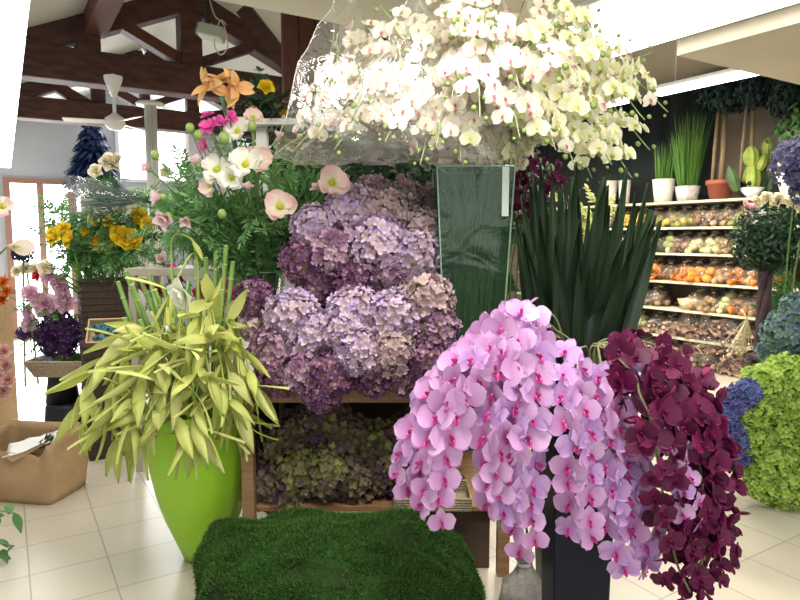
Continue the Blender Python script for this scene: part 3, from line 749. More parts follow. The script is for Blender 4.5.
# ---- white orchids
AX = VX + Vector((0, .0, 0))
ends = [  # px, py, d, kind(w/c), phrase
    (292, 152, 2.72, 'w', 'reaching lowest inside the plastic sleeve'), (302, 118, 2.82, 'w', 'arching far across inside the sleeve'), (324, 86, 2.9, 'w', 'in the sleeve just above the lowest one'),
    (342, 50, 2.92, 'w', 'topmost in the first plastic sleeve'), (366, 26, 3.0, 'w', 'upright at the sleeve tip below the ceiling'), (334, 150, 2.6, 'w', 'hanging at the sleeve mouth above the mauve hydrangeas'),
    (374, 96, 2.7, 'w', 'in the middle of the second sleeve'), (398, 56, 2.8, 'w', 'rising inside the second sleeve'), (385, 142, 2.52, 'w', 'drooping at the bottom of the second sleeve'), (352, 118, 2.55, 'w', 'between the two plastic sleeves'),
    (418, 14, 2.85, 'w', 'rising straight beside the sleeves to the top edge'), (440, -30, 2.85, 'w', 'upright above the vase, first of the tall ones'), (472, -45, 2.9, 'c', 'upright above the vase, second of the tall ones'),
    (505, -45, 2.75, 'w', 'upright above the vase, third of the tall ones'), (540, -35, 3.0, 'c', 'upright above the vase, fourth of the tall ones'), (576, -25, 2.85, 'w', 'upright above the vase, last of the tall ones'),
    (458, 36, 2.55, 'w', 'facing front with dusty pink throats over the vase'), (500, 56, 2.55, 'w', 'in the heart of the bunch'), (532, 26, 2.65, 'w', 'high in the heart of the bunch'),
    (602, 14, 2.92, 'c', 'stretching up towards the bright ceiling'), (628, 36, 3.0, 'c', 'stretching out under the bright ceiling'), (652, 52, 2.95, 'c', 'ending in green buds beside the soffit'),
    (640, 92, 2.75, 'c', 'pointing at the tube light'), (612, 76, 2.62, 'c', 'just behind the green budded twig'), (668, 112, 2.95, 'c', 'reaching furthest over the plant shelf'),
    (650, 150, 2.85, 'c', 'drooping in front of the white plant pots'), (600, 128, 2.52, 'c', 'with a bare budded twig in the middle'), (632, 178, 2.75, 'c', 'hanging lowest with three green buds at its tip'),
    (592, 178, 2.85, 'c', 'hanging down behind the dark sword leaves'), (570, 88, 2.45, 'w', 'leaning forward over the red flowers'), (520, 138, 2.45, 'w', 'leaning forward straight above the vase rim'),
    (480, 118, 2.42, 'w', 'leaning forward over the vase front'), (452, 98, 2.48, 'w', 'leaning forward beside the second sleeve'), (556, 150, 2.52, 'c', 'drooping over the vase corner by the red flowers'),
    (436, 148, 2.55, 'w', 'drooping over the dark gap beside the vase'), (460, 162, 2.6, 'c', 'with round pale buds lying on the vase rim'), (545, 60, 2.6, 'c', 'pale one between the tall and the front ones'),
    (415, 100, 2.75, 'w', 'hazy one at the edge of the second sleeve'), (430, 60, 2.75, 'w', 'hazy one above the sleeve edge'), (585, 45, 2.75, 'c', 'pale one under the bright ceiling'),
    (312, 140, 2.66, 'w', 'folded back inside the sleeve corner'), (360, 72, 2.8, 'w', 'behind the sleeve fold'), (352, 22, 2.9, 'w', 'at the very tip of the first sleeve'), (380, 6, 2.85, 'w', 'crossing from the sleeve to the top edge'), (394, 28, 2.7, 'w', 'between sleeve tip and tall sprays'), (312, 98, 2.75, 'w', 'pressed against the sleeve wall'), (328, 62, 2.85, 'w', 'high against the sleeve wall'), (450, 10, 2.6, 'w', 'hazy tall one in front'), (485, 10, 2.5, 'w', 'hazy tall one right above the vase'), (560, 10, 2.7, 'w', 'hazy tall one towards the bright ceiling'), (520, 90, 2.4, 'w', 'nearest to the viewer above the vase'), (575, 165, 2.6, 'c', 'hanging in front of the burgundy sprays'), (612, 165, 2.7, 'c', 'hanging between burgundy sprays and white pots'), (645, 120, 2.7, 'c', 'dense one above the white pots'), (590, 110, 2.6, 'c', 'dense one above the burgundy sprays'), (622, 118, 2.75, 'c', 'dense one below the bright ceiling'), (600, 40, 2.7, 'c', 'dense one right under the bright ceiling'), (400, 130, 2.6, 'w', 'low one in the second sleeve'), (420, 165, 2.6, 'w', 'lowest one over the dark gap')]
for i, (px, py, d, k, ph) in enumerate(ends):
    e = P(px, py, d)
    f = VB + Vector((rnd.uniform(-.08, .08), rnd.uniform(-.08, .08), .03))
    mouth = VX + Vector((max(-.12, min(.12, (e.x - VX.x) * .25)), rnd.uniform(-.07, .07), .0)); mouth.z = VX.z - .01
    hd = e - mouth
    c1 = mouth + Vector((hd.x * .35, hd.y * .3, max(.16, hd.z * .55 + .20)))
    c2 = mouth + Vector((hd.x * .75, hd.y * .75, max(.14, hd.z * .9 + .17)))
    if hd.z > .5: c1 = mouth + Vector((hd.x * .2, hd.y * .3, hd.z * .35)); c2 = mouth + Vector((hd.x * .55, hd.y * .7, hd.z * .75))
    col = 'white' if k == 'w' else 'creamy white'
    t = orchid_stem(f'{col} orchid spray {ph}', 'white orchid sprays in the clear vase', [f, mouth, c1, c2, e], ORW if k == 'w' else ORC + ORC + ORW[:1], .055, t0=.46 if abs(hd.x) + abs(hd.z) > .45 else .56,
                    step=.030, face=(0, -1, .05), axis=VX, wide=.045, seed=i, jit=.5, rad=.9, buds=3 if i % 2 else 4, stem_r=.0028, budmesh=BUD, stem_mat=mat('pale_stem_green', (.26, .32, .14), .6), skip=lambda q: abs(q.x - VX.x) < .24 and abs(q.y - VB.y) < .5 and q.z < VX.z + .02)
# ---- plastic sleeves around the sprays on the vase's left
def sleeve(label, tip, a, b, depth, seed, mid=None):
    """cone of clear film from tip (apex side) opening to the edge a-b"""
    g = random.Random(seed); t = thing('plastic_sleeve', label, 'plastic sleeve', tip, 'plastic sleeves on the white orchids'); m = MB(); vs = []
    A = a - tip; B = b - tip; n1, n2 = 16, 28
    mid_ = (A + B) / 2; half = (A - B) / 2; dep = Vector((0, depth, 0))
    for i in range(n1 + 1):
        k = .12 + .88 * i / n1
        for j in range(n2):
            q = 2 * PI * j / n2
            p = mid_ * k + half * math.cos(q) * k ** .75 + dep * math.sin(q) * k ** .75
            nn = noise.noise_vector(Vector((i * .30 + seed, math.cos(q) * 2, math.sin(q) * 2))) * .045 * (.4 + k)
            vs.append(tuple(p + nn))
    m.add(vs, [(i * n2 + j, i * n2 + (j + 1) % n2, (i + 1) * n2 + (j + 1) % n2, (i + 1) * n2 + j) for i in range(n1) for j in range(n2)])
    part('film', m, film, t, True)
    # folded hem of the opening
    hem = [Vector(vs[n1 * n2 + j]) for j in range(n2)] + [Vector(vs[n1 * n2])]
    part('hem', MB().tube(hem, .0025, 4), film_mat('film_hem', (.95, .95, .92), gloss=.3, haze=.3), t, True)
sleeve('large clear plastic sleeve spread over the white orchids by the red boarded panel', P(455, 150, 2.75), P(276, 160, 2.68), P(345, -4, 2.95), .20, 3)
sleeve('second clear plastic sleeve over the middle white orchids', P(505, 165, 2.72), P(352, 125, 2.62), P(420, -10, 2.85), .18, 11)

# ---- burgundy sprays behind the vase corner
for i, (px, py, d) in enumerate(((528, 158, 3.0), (548, 172, 3.0), (558, 188, 2.95), (518, 182, 3.05))):
    e = P(px, py, d); f = Vector((.50, 3.10, 1.0)) + Vector((i * .02, i * .015, 0))
    orchid_stem(f'burgundy small-flowered spray behind the vase corner, {ORD[i]} by height', 'burgundy sprays behind the vase', [f, f + Vector((.02, 0, .5)), e + Vector((0, .02, .03)), e + Vector((.02, -.03, -.12))], ORM, .028, t0=.6, step=.022, wide=.025, seed=70 + i, jit=.6, buds=0)

# ---- tall dark planters
navy = mat('navy_black_gloss', (.006, .009, .020), .42, (.010, .013, .025), 3, spec=.2)
def planter(label, c, w0, w1, h, m_, rz=0):
    t = thing('tall_planter', label, 'planter', c, None, rz)
    m = MB(); a, b = w0 / 2, w1 / 2; k = .012
    rings = [(a, 0), (b, h), (b - k, h), (b - k - .002, h - .09)]
    vs = [(s * r, q * r, z) for r, z in rings for s, q in ((-1, -1), (1, -1), (1, 1), (-1, 1))]
    fs = [(i * 4 + j, i * 4 + (j + 1) % 4, (i + 1) * 4 + (j + 1) % 4, (i + 1) * 4 + j) for i in range(3) for j in range(4)] + [(3, 2, 1, 0), (12, 13, 14, 15)]
    m.add(vs, fs); part('body', m, m_, t, bevel=.006)
    part('filling', MB().box(-(b - k - .004), b - k - .004, -(b - k - .004), b - k - .004, h - .086, h - .07), mat('dark_foam', (.03, .035, .02), .9), t)
    return t
PC = Vector(((583 - 400) / 640 * 2.12, 2.12, 0)); PHt = 1.10
planter('tall navy black square planter holding pink and magenta orchids', PC, .175, .215, PHt, navy)
PC2 = Vector(((578 - 400) / 640 * 2.66, 2.66, 0)); PH2 = 1.02
planter('tall black planter behind the orchids holding dark sword leaves', PC2, .24, .34, PH2, black_pl)

# ---- pink and magenta cascades
rim = PC + Vector((0, 0, PHt - .07))
def cascade(label, group, pts, kinds, size, seed, o=(0, 0), **k):
    f = rim + Vector((o[0], o[1], 0))
    p0 = f + Vector((0, 0, .16))
    return orchid_stem(label, group, [f, p0] + [P(*q) for q in pts], kinds, size, axis=PC + Vector((0, 0, .8)), seed=seed, n_path=36, **k)
pk = 'pink orchid cascades'; kw = dict(t0=.35, step=.034, face=(0, -1, .15), wide=.028, jit=.30, rad=.35, buds=0, budmesh=BUDP, stem_mat=mat('olive_stem', (.20, .20, .10), .6))
cascade('pink orchid cascade that swings out furthest past the wooden table edge', pk, [(545, 312, 2.02), (480, 352, 1.98), (425, 430, 1.96), (402, 492, 1.96)], ORP, .063, 1, (-.07, -.05), **kw)
cascade('pink orchid cascade falling beside the outermost one towards the moss', pk, [(535, 322, 1.96), (474, 372, 1.90), (436, 450, 1.88), (438, 530, 1.88)], ORP, .063, 2, (-.06, -.06), **kw)
cascade('pink orchid cascade crossing the middle, between two denser ones', pk, [(533, 330, 2.06), (486, 345, 2.05), (436, 395, 2.04), (416, 470, 2.04)], ORP, .060, 12, (-.05, .0), **kw)
cascade('tallest pink orchid cascade, its top blooms in front of the sword leaves', pk, [(536, 324, 1.98), (528, 360, 1.90), (524, 430, 1.86), (522, 500, 1.86), (531, 552, 1.88)], ORP, .063, 3, (-.03, -.07), **kw)
cascade('pink orchid cascade hanging just inside the tallest one', pk, [(520, 334, 1.94), (504, 390, 1.88), (496, 460, 1.86), (498, 528, 1.86)], ORP, .063, 4, (-.04, -.04), **kw)
cascade('lilac pink orchid cascade falling down the planter front', pk, [(572, 360, 1.92), (574, 410, 1.84), (578, 480, 1.84), (581, 545, 1.85)], ORP[1:], .057, 5, (.0, -.08), **kw)
cascade('lilac pink orchid cascade over the planter corner', pk, [(600, 358, 1.94), (608, 410, 1.88), (614, 470, 1.86), (618, 530, 1.88), (636, 572, 1.9)], ORP[1:], .058, 6, (.03, -.07), **kw)
cascade('lilac pink orchid cascade partly covered by the magenta ones', pk, [(610, 360, 1.98), (630, 430, 1.9), (634, 500, 1.90), (652, 560, 1.92)], ORP[1:], .057, 7, (.05, -.05), **kw)
cascade('pink orchid cascade peeping out between magenta cascades', pk, [(640, 370, 2.0), (668, 430, 1.9), (684, 490, 1.86), (688, 535, 1.86)], ORP, .044, 8, (.06, -.02), **kw)
mg = 'magenta orchid cascades'; km = dict(t0=.33, step=.022, face=(.1, -1, .2), wide=.045, jit=.75, rad=.6, buds=0, budmesh=BUDM, stem_mat=mat('olive_stem', (.20, .20, .10), .6))
cascade('magenta orchid cascade falling closest to the pink ones', mg, [(628, 372, 1.98), (650, 420, 1.88), (664, 500, 1.85), (676, 560, 1.85), (690, 592, 1.85)], ORM, .048, 21, (.03, -.03), **km)
cascade('magenta orchid cascade with large blooms over the lilac ones', mg, [(632, 372, 1.88), (640, 395, 1.82), (655, 430, 1.80), (660, 480, 1.82)], ORM, .054, 22, (.04, -.05), **km)
cascade('magenta orchid cascade down the middle with a bare stem showing', mg, [(650, 366, 2.0), (684, 410, 1.92), (702, 480, 1.90), (704, 560, 1.9)], ORM, .048, 23, (.05, -.02), **km)
cascade('magenta orchid cascade on the outer side above the blue hydrangeas', mg, [(660, 360, 2.06), (694, 392, 2.02), (714, 450, 2.0), (722, 530, 2.0), (712, 575, 2.0)], ORM, .048, 24, (.07, .01), **km)
cascade('magenta orchid cascade behind, ending near the floor tiles', mg, [(655, 362, 2.14), (688, 395, 2.12), (704, 460, 2.1), (714, 555, 2.1)], ORM, .048, 25, (.08, .04), **km)
cascade('magenta orchid cascade low beside the planter', mg, [(640, 380, 2.06), (672, 440, 1.98), (690, 520, 1.94), (682, 596, 1.92)], ORM, .048, 26, (.06, .0), **km)
cascade('magenta orchid cascade standing up towards the shelves at its top', mg, [(655, 345, 2.16), (684, 372, 2.14), (704, 415, 2.1), (720, 480, 2.08)], ORM, .042, 27, (.08, .06), **km)
cascade('magenta orchid cascade lowest at the bottom edge of the photo', mg, [(645, 375, 2.02), (680, 450, 1.92), (700, 530, 1.9), (700, 612, 1.9)], ORM, .048, 28, (.05, .02), **km)

# ---- sword leaves
sw_m = petal_mat('sword_leaf_green', (.014, .026, .014), (.022, .042, .022), (.034, .062, .030), alt=(.05, .08, .03), alt_amt=.25, trans=.06, rough=.35, jitter=.3)
SW = [mesh_leaf('leaf', sw_m, .085 + .02 * k, (-.06, .05, .12)[k], .5, 'blade', 12) for k in range(3)]
tips = [(520, 208, 2.75), (530, 186, 2.7), (540, 168, 2.72), (552, 176, 2.62), (560, 190, 2.6), (571, 176, 2.66), (578, 200, 2.55), (588, 188, 2.62), (598, 200, 2.7), (606, 214, 2.6), (618, 206, 2.58), (628, 178, 2.66), (636, 200, 2.62), (648, 192, 2.7), (644, 226, 2.8), (540, 215, 2.55), (612, 240, 2.52), (555, 240, 2.5), (596, 236, 2.75), (524, 240, 2.66), (630, 250, 2.5), (584, 250, 2.5), (517, 225, 2.7), (527, 232, 2.58), (536, 195, 2.8), (549, 206, 2.75), (566, 208, 2.78), (575, 222, 2.5), (590, 212, 2.8), (602, 226, 2.78), (616, 226, 2.7), (624, 216, 2.75), (640, 216, 2.6), (652, 230, 2.72), (632, 232, 2.8)]
for i, q in enumerate(sorted(tips)):
    e = P(*q); k = (i + .5) / len(tips) - .5
    f = PC2 + Vector((k * .27, rnd.uniform(-.10, .10), PH2 - .07)); t = thing('sword_leaf', f'dark green sword-shaped leaf in the black planter, {ORD[i]} from the vase side', 'sword leaf', f, 'dark sword leaves')
    d = e - f; L = d.length * 1.05; d.normalize(); n = Vector((rnd.gauss(0, .3), -1, 0)); n = (n - d * n.dot(d)).normalized(); y_ = n.cross(d)
    M = Matrix((d, y_, n)).transposed().to_4x4()
    obj('blade', SW[i % 3], t, M @ Matrix.Diagonal((L, L * rnd.uniform(.75, 1.05), L * .8, 1)))
# ---- moss covered mound in front
moss_m = mat('moss_green', (.014, .020, .008), .95, (.02, .07, .012), 7, bump=.8, bscale=60, spec=.1, contrast=(.3, .7))
mt = thing('moss_mound', 'broad dark green moss covered mound in front of the display table', 'moss mound', (-.24, 2.31, 0))
def moss_pt(a, k):
    """a angle, k: 0 top centre .. 1 top edge .. 2 floor"""
    ax, ay = .53 + .02 * math.sin(3 * a), .36; e = .86
    c, s = math.cos(a), math.sin(a)
    cx = math.copysign(abs(c) ** e, c); sy = math.copysign(abs(s) ** e, s)
    if k <= 1: r = k * .93; z = .465 - .09 * k ** 2.2
    else:
        q = k - 1; r = .93 + .09 * math.sin(min(1, q * 2.2) * PI / 2) - .02 * q; z = .375 * (1 - q ** 1.6)
    p = Vector((cx * ax * r, sy * ay * r, max(0, z)))
    n_ = noise.noise(p * 4) * .06 + noise.noise(Vector((p.x * 6, p.y * 16, p.z * 9))) * .022
    p += Vector((cx, sy, .8)).normalized() * n_ if k < 1.95 else Vector((0, 0, 0))
    return p
m = MB(); NA, NK = 96, 40; vs = []
for i in range(NK + 1):
    for j in range(NA): vs.append(tuple(moss_pt(2 * PI * j / NA, max(.001, 2 * i / NK))))
m.add(vs, [(i * NA + j, (i + 1) * NA + j, (i + 1) * NA + (j + 1) % NA, i * NA + (j + 1) % NA) for i in range(NK) for j in range(NA)])
part('body', m, moss_m, mt, True)
V = [Vector(v) for v in vs]; bv = []; bf = []; br = []
g = random.Random(3)
for q in range(52000):
    k = math.sqrt(g.random()) if g.random() < .62 else 1 + g.random(); a = g.random() * 2 * PI
    ii = min(NK - 1, int(k * NK / 2)); jj = int(a / 2 / PI * NA) % NA
    A, B_, C_, D_ = V[ii * NA + jj], V[ii * NA + (jj + 1) % NA], V[(ii + 1) * NA + jj], V[(ii + 1) * NA + (jj + 1) % NA]
    fu, fw = g.random(), g.random()
    p = A.lerp(B_, fu).lerp(C_.lerp(D_, fu), fw)
    if noise.noise(Vector((p.x * 5, p.y * 13, p.z * 8)) + Vector((5, 5, 5))) > .22 and g.random() < .85: continue
    n = (C_ - A).cross(B_ - A); n = n.normalized() if n.length > 0 else Vector((0, 0, 1))
    if n.z < -.1: n = -n
    d = (n + Vector((g.gauss(0, .5), g.gauss(0, .5), g.gauss(0, .4)))).normalized() * g.uniform(.008, .018)
    s = d.orthogonal().normalized() * .0022; s.rotate(Matrix.Rotation(g.random() * 6, 3, d))
    b = len(bv); bv += [tuple(p - s), tuple(p + s), tuple(p + d)]; bf.append((b, b + 1, b + 2)); br += [g.random()] * 3
m = MB(); m.add(bv, bf); m.r = [np.array(br)]; m.t = [np.tile([0, 0, 1.], len(bf))]
pl = part('moss_pile', m, petal_mat('moss_blades', (.018, .055, .010), (.036, .125, .018), (.08, .22, .04), alt=(.07, .10, .02), alt_amt=.5, trans=.15, rough=.9, jitter=.35, p=(0, .5, 1)), mt, True)
pl['kind'] = 'stuff'

t = thing('plastic_bag', 'crumpled grey plastic bag on the floor between table leg and dark planter', 'bag', (P(524, 560, 2.5).x, 2.5, 0))
m = MB().lathe([(.05, .002), (.085, .01), (.10, .06), (.085, .13), (.045, .19), (.02, .22), (.035, .26)], 40, ts=None)
v = m.v[-1]
for i in range(len(v)): v[i] += np.array(noise.noise_vector(Vector(v[i]) * 22)) * .022 * min(1, v[i][2] * 18)
part('film', m, mat('grey_plastic_film', (.30, .28, .26), .3, (.42, .40, .37), 12, bump=.6, bscale=30), t, True)
part('tie', MB().lathe([(.024, .21), (.03, .22), (.024, .23)], 12), white_pl, t, True)
# ---- lime green tall pot with canes and green lilies
GP = Vector(((196 - 400) / 640 * 3.0, 3.0, 0))
lime = mat('lime_glossy_plastic', (.36, .68, .04), .34)
t = thing('lime_pot', 'tall bright lime green tapering pot beside the wooden table', 'pot', GP)
prof = [(.075, 0), (.10, .01), (.135, .10), (.175, .20), (.212, .32), (.238, .45), (.252, .58), (.256, .70), (.256, .745), (.25, .75), (.24, .745), (.225, .60)]
part('body', MB().lathe(prof, 48), lime, t, True)
part('filling', MB().lathe([(.0001, .62), (.226, .61)], 32), mat('dark_foam', (.03, .035, .02), .9), t, True)
cane_end = mat('cane_cut_end', (.40, .46, .18), .6)
canes = [(118, 282, 2.95), (126, 272, 3.0), (132, 285, 2.9), (140, 278, 3.05), (149, 275, 3.0), (155, 290, 2.9), (162, 284, 3.1), (171, 268, 3.1), (196, 262, 3.15), (206, 258, 3.1), (216, 252, 3.15), (226, 246, 3.1), (233, 262, 3.05), (240, 285, 3.1), (222, 290, 2.95), (186, 290, 3.1), (124, 318, 2.85), (140, 320, 2.85)]
for i, q in enumerate(sorted(canes)):
    e = P(*q); f = GP + Vector(((i / len(canes) - .5) * .24, rnd.uniform(-.10, .12), .615))
    t = thing('green_cane', f'thick green cane with cut top in the lime pot, {ORD[i]} from the yellow rose planter', 'cane', f, 'thick green canes')
    part('cane', MB().tube([(0, 0, 0), (e - f) * .5 + Vector((.0, 0, .02)), e - f], .011, 8), green_lt, t, True)
    part('cut_end', MB().tube([e - f, (e - f) * 1.004], .0105, 8), cane_end, t)
    for k in range(1, 4):
        obj('node_ring', MB().tube([(0, 0, -.003), (0, 0, .003)], .0125, 8).mesh('node_ring', cane_end) if 'NR' not in globals() else NR, t, face_to((e - f) * (.3 + .2 * k), e - f))
        if 'NR' not in globals(): NR = bpy.data.meshes['node_ring']
lily_m = petal_mat('green_lily_petal', (.52, .57, .14), (.60, .63, .19), (.45, .55, .12), alt=(.66, .66, .30), alt_amt=.5, trans=.3, p=(0, .5, 1), jitter=.15)
def mesh_lily(seed, n=4, op=.5):
    g = random.Random(seed); m = MB()
    for i in range(n):
        v, f, t_ = petal(1, .245 * g.uniform(.85, 1.2), 'lance', .22, g.uniform(-.05, .40), nl=6, nw=4)
        m.add(v, f, Rz(2 * PI * i / n + g.uniform(-.3, .3)) @ Ry(-R(90 - 60 * op * g.uniform(.5, 1.3))), t_, g.random())
    return m.mesh('blossom', lily_m)
LI = [mesh_lily(i, n, o) for i, (n, o) in enumerate(((3, .6), (3, .4), (3, .8), (2, .9), (2, .4), (3, 1.1)))]
LTAG = MB().box(-.008, .008, -.001, .001, -.035, 0).mesh('price_tag', mat('tag_white', (.8, .8, .8), .5))
lil = [  # apex px,py,d ; end px,py,d
    ((140, 330, 2.85), (92, 372, 2.75), (82, 420, 2.72)), ((150, 325, 2.8), (118, 380, 2.68), (112, 440, 2.66)), ((165, 330, 2.75), (140, 385, 2.62), (132, 420, 2.6)),
    ((172, 322, 2.75), (160, 372, 2.6), (160, 418, 2.58)), ((182, 318, 2.72), (176, 382, 2.56), (178, 440, 2.56)), ((190, 322, 2.7), (192, 372, 2.55), (196, 425, 2.55)),
    ((200, 315, 2.75), (205, 350, 2.6), (212, 388, 2.58)), ((212, 322, 2.8), (222, 370, 2.66), (228, 425, 2.64)), ((224, 318, 2.85), (240, 365, 2.74), (236, 440, 2.74)),
    ((232, 318, 2.85), (252, 380, 2.72), (258, 415, 2.7)), ((150, 340, 2.8), (102, 400, 2.7), (118, 435, 2.7)), ((195, 260, 3.0), (170, 296, 2.85), (164, 330, 2.8)),
    ((172, 248, 3.05), (190, 238, 3.0), (196, 252, 2.95)), ((208, 300, 2.8), (216, 335, 2.65), (204, 345, 2.6)), ((170, 345, 2.7), (150, 400, 2.58), (140, 440, 2.58)), ((205, 345, 2.7), (196, 395, 2.55), (188, 448, 2.55)),
    ((160, 352, 2.72), (130, 392, 2.62), (104, 410, 2.62)), ((222, 345, 2.75), (232, 395, 2.68), (246, 432, 2.68))]
for i, (a, b, c) in enumerate(lil):
    A, B_, C_ = P(a[0], a[1] + (8 if i not in (11, 12) else 0), a[2]), P(*b), P(*c); f = GP + Vector((rnd.uniform(-.12, .12), rnd.uniform(-.12, .1), .615))
    f2 = f.lerp(A, .6) + Vector((0, .02, .02))
    path = spline([f, f2, A + Vector((0, 0, .03)), B_, C_], 32); L = arclen(path); tot = L[-1]
    where = ['outermost, over the wicker basket', 'hanging low over the floor tiles', 'in the tangle with a white tag', 'with a long drooping tip', 'hanging lowest down the pot front', 'in the centre of the pot front',
             'spread flat under the white bloom', 'over the pot edge near the table', 'tumbling down beside the table leg', 'reaching across the table leg', 'pointing down at the paper bag', 'twisting among the canes',
             'upright at the top of the canes', 'small, just below the white bloom', 'half hidden in the pot tangle', 'crossing the front of the pot tangle', 'stretching sideways over the stool', 'tucked behind the pot edge sprays'][i]
    t = thing('green_lily_spray', f'yellow-green lily spray {where}', 'lily spray', f, 'yellow-green lily sprays')
    part('stem', MB().tube([p - f for p in path], .0045, 5), mat('lime_stem', (.30, .40, .08), .5), t, True)
    s = tot * ((.66 if i in (3, 4, 5, 6, 14, 15) else .56) if i not in (11, 12) else (.80, .94)[i - 11]); k = 0
    while s < tot:
        p, d = at_len(path, L, s)
        dd = (d + Vector((0, -.35, -.25)) + rvec(.28)).normalized()
        if k % 2: dd = (dd + d.cross(Vector((0, -1, 0))) * rnd.choice((-.8, .8))).normalized()
        obj('blossom', rnd.choice(LI), t, face_to(p - f, dd, roll=rnd.random() * 6, s=rnd.uniform(.155, .215) * (.6 if i == 12 else 1)))
        s += .074; k += 1
    if i in (2, 3, 6, 8, 12, 15):
        p, d = at_len(path, L, tot * .62); obj('price_tag', LTAG, t, face_to(p - f + Vector((0, -.03, 0)), (0, -.2, 1), roll=.4), label='small white tag')
# white bloom above the canes
wb = mesh_rings('petals', petal_mat('white_bloom', (.62, .70, .34), (.84, .86, .74), (.86, .87, .82), trans=.35, jitter=.05), [(5, 35, 1, -.4), (5, 55, .8, -.2)], 1, .85)
e = P(186, 294, 2.66); f = GP + Vector((.03, -.05, .615))
t = thing('white_tulip', 'white drooping bloom lying over the green canes', 'flower', f)
part('stem', MB().tube([p - f for p in spline([f, f.lerp(e, .6), e + Vector((0, .05, .04)), e], 12)], .005, 5), green_d, t, True)
obj('petals', wb, t, face_to(e - f, (-.5, -.6, -.25), s=.085))

# ================================================================== MIXED POPPY ARRANGEMENT
CV = Vector(((266 - 400) / 640 * 3.42, 3.42, TZ + .001))
t = thing('glass_cylinder_vase', 'clear cylinder vase behind the hydrangeas holding poppies and feathery greens', 'vase', CV)
m = MB().lathe([(.06, 0), (.085, .004), (.10, .46), (.094, .46), (.08, .012), (.001, .012)], 32); part('glass', m, film_mat('clear_glass', (.90, .96, .93), gloss=.12, bscale=3, bump=.1, haze=.03, hazecol=(.6, .75, .65)), t, True)
part('rim', MB().tube([(.097 * math.cos(2 * PI * k / 32), .097 * math.sin(2 * PI * k / 32), .46) for k in range(33)], .003, 5), rim_m, t, True)
CM = CV + Vector((0, 0, .46))
pp = petal_mat('blush_poppy', (.62, .66, .10), (.80, .72, .60), (.82, .52, .54), trans=.4, p=(.05, .38, 1), jitter=.06)
pw = petal_mat('white_poppy', (.62, .66, .12), (.86, .86, .74), (.86, .84, .80), trans=.4, p=(.05, .35, 1), jitter=.05)
ph_ = petal_mat('hot_pink_petal', (.62, .10, .30), (.68, .07, .34), (.78, .16, .46), trans=.3, jitter=.15)
pb = petal_mat('pale_pink_petal', (.62, .50, .36), (.76, .52, .54), (.82, .66, .68), trans=.35, jitter=.08)
yl = petal_mat('yellow_petal', (.70, .38, .01), (.84, .62, .02), (.90, .74, .06), alt=(.80, .48, .01), alt_amt=.3, trans=.3, jitter=.12)
orl = petal_mat('peach_lily_petal', (.55, .26, .07), (.66, .36, .14), (.70, .46, .22), trans=.3, jitter=.1)
FL = {
    'blush': mesh_rings('petals', pp, [(3, 12, 1, .05), (3, 22, .92, .1)], 1, 1.15, ruffle=.10, seed=1),
    'white': mesh_rings('petals', pw, [(3, 12, 1, .05), (3, 24, .9, .1)], 1, 1.15, ruffle=.10, seed=2),
    'pinkbud': mesh_rings('petals', pb, [(4, 66, 1, -.35), (4, 76, .9, -.2)], 1.2, .9, seed=3),
    'hot': mesh_rings('petals', ph_, [(5, 15, 1, -.1), (5, 40, .8, 0)], 1, .75, ruffle=.05, seed=4),
    'rose': mesh_rings('petals', yl, [(5, 18, 1, -.15), (5, 40, .85, -.1), (4, 62, .7, -.1), (3, 80, .5, -.1)], 1, 1.0, cup=.3, seed=5),
    'peony': mesh_rings('petals', petal_mat('peony_pink', (.62, .28, .42), (.78, .44, .58), (.86, .64, .72), trans=.35, jitter=.12), [(6, 15, 1, -.1), (6, 38, .85, -.1), (5, 60, .7, -.1), (4, 78, .5, 0)], 1, .9, cup=.3, ruffle=.06, seed=6),
    'lily': mesh_rings('petals', orl, [(3, 20, 1.1, -.35), (3, 30, 1.0, -.3)], 1.1, .62, 'lance', cup=.15, seed=7)}
CENT = MB().ball(.2, T(0, 0, .08), n=10, m=6).mesh('centre', mat('pollen_yellow', (.55, .55, .03), .8, bump=.6, bscale=90))
CUPB = MB().ball(.32, T(0, 0, -.02), n=10, m=6).mesh('calyx', bud_green)
FERN = [mesh_spray_leaf('leaf', lf_fern, i, 7 + i, .30, .30) for i in range(3)]
FERND = [mesh_spray_leaf('leaf', lf_green, 10 + i, 6 + i, .34, .42) for i in range(3)]


def flower(name, label, cat, grp, kind, root, px, py, d, r, face, mid=None, stem_r=.004, leaves=0, leafset=None, calyx=False, lsize=.16, stem_m=None):
    root = Vector(root); e = P(px, py, d); r = r / 640 * d; F_ = Vector(face).normalized()
    t = thing(name, label, cat, root, grp)
    mids = [Vector(mid)] if mid is not None else [root.lerp(e, .55) + Vector((0, 0, .06))]
    path = spline([root] + mids + [e - F_ * r * .25], 14)
    part('stem', MB().tube([p - root for p in path], stem_r, 5), stem_m or green_d, t, True)
    if kind: obj('petals', FL[kind], t, face_to(e - root, F_, roll=rnd.random() * 6, s=r))
    if kind in ('blush', 'white'): obj('centre', CENT, t, face_to(e - root, F_, s=r))
    if calyx or kind == 'pinkbud': obj('calyx', CUPB, t, face_to(e - root, F_, s=r))
    for k in range(leaves):
        p = path[rnd.randint(5, 13)]; a = rnd.random() * 2 * PI
        obj('leaf', rnd.choice(leafset or FERN), t, face_to(p - root, Vector((math.cos(a) * .6, math.sin(a) * .6 - .4, .8)), roll=rnd.random() * 6, s=lsize * rnd.uniform(.7, 1.2)))
    return t


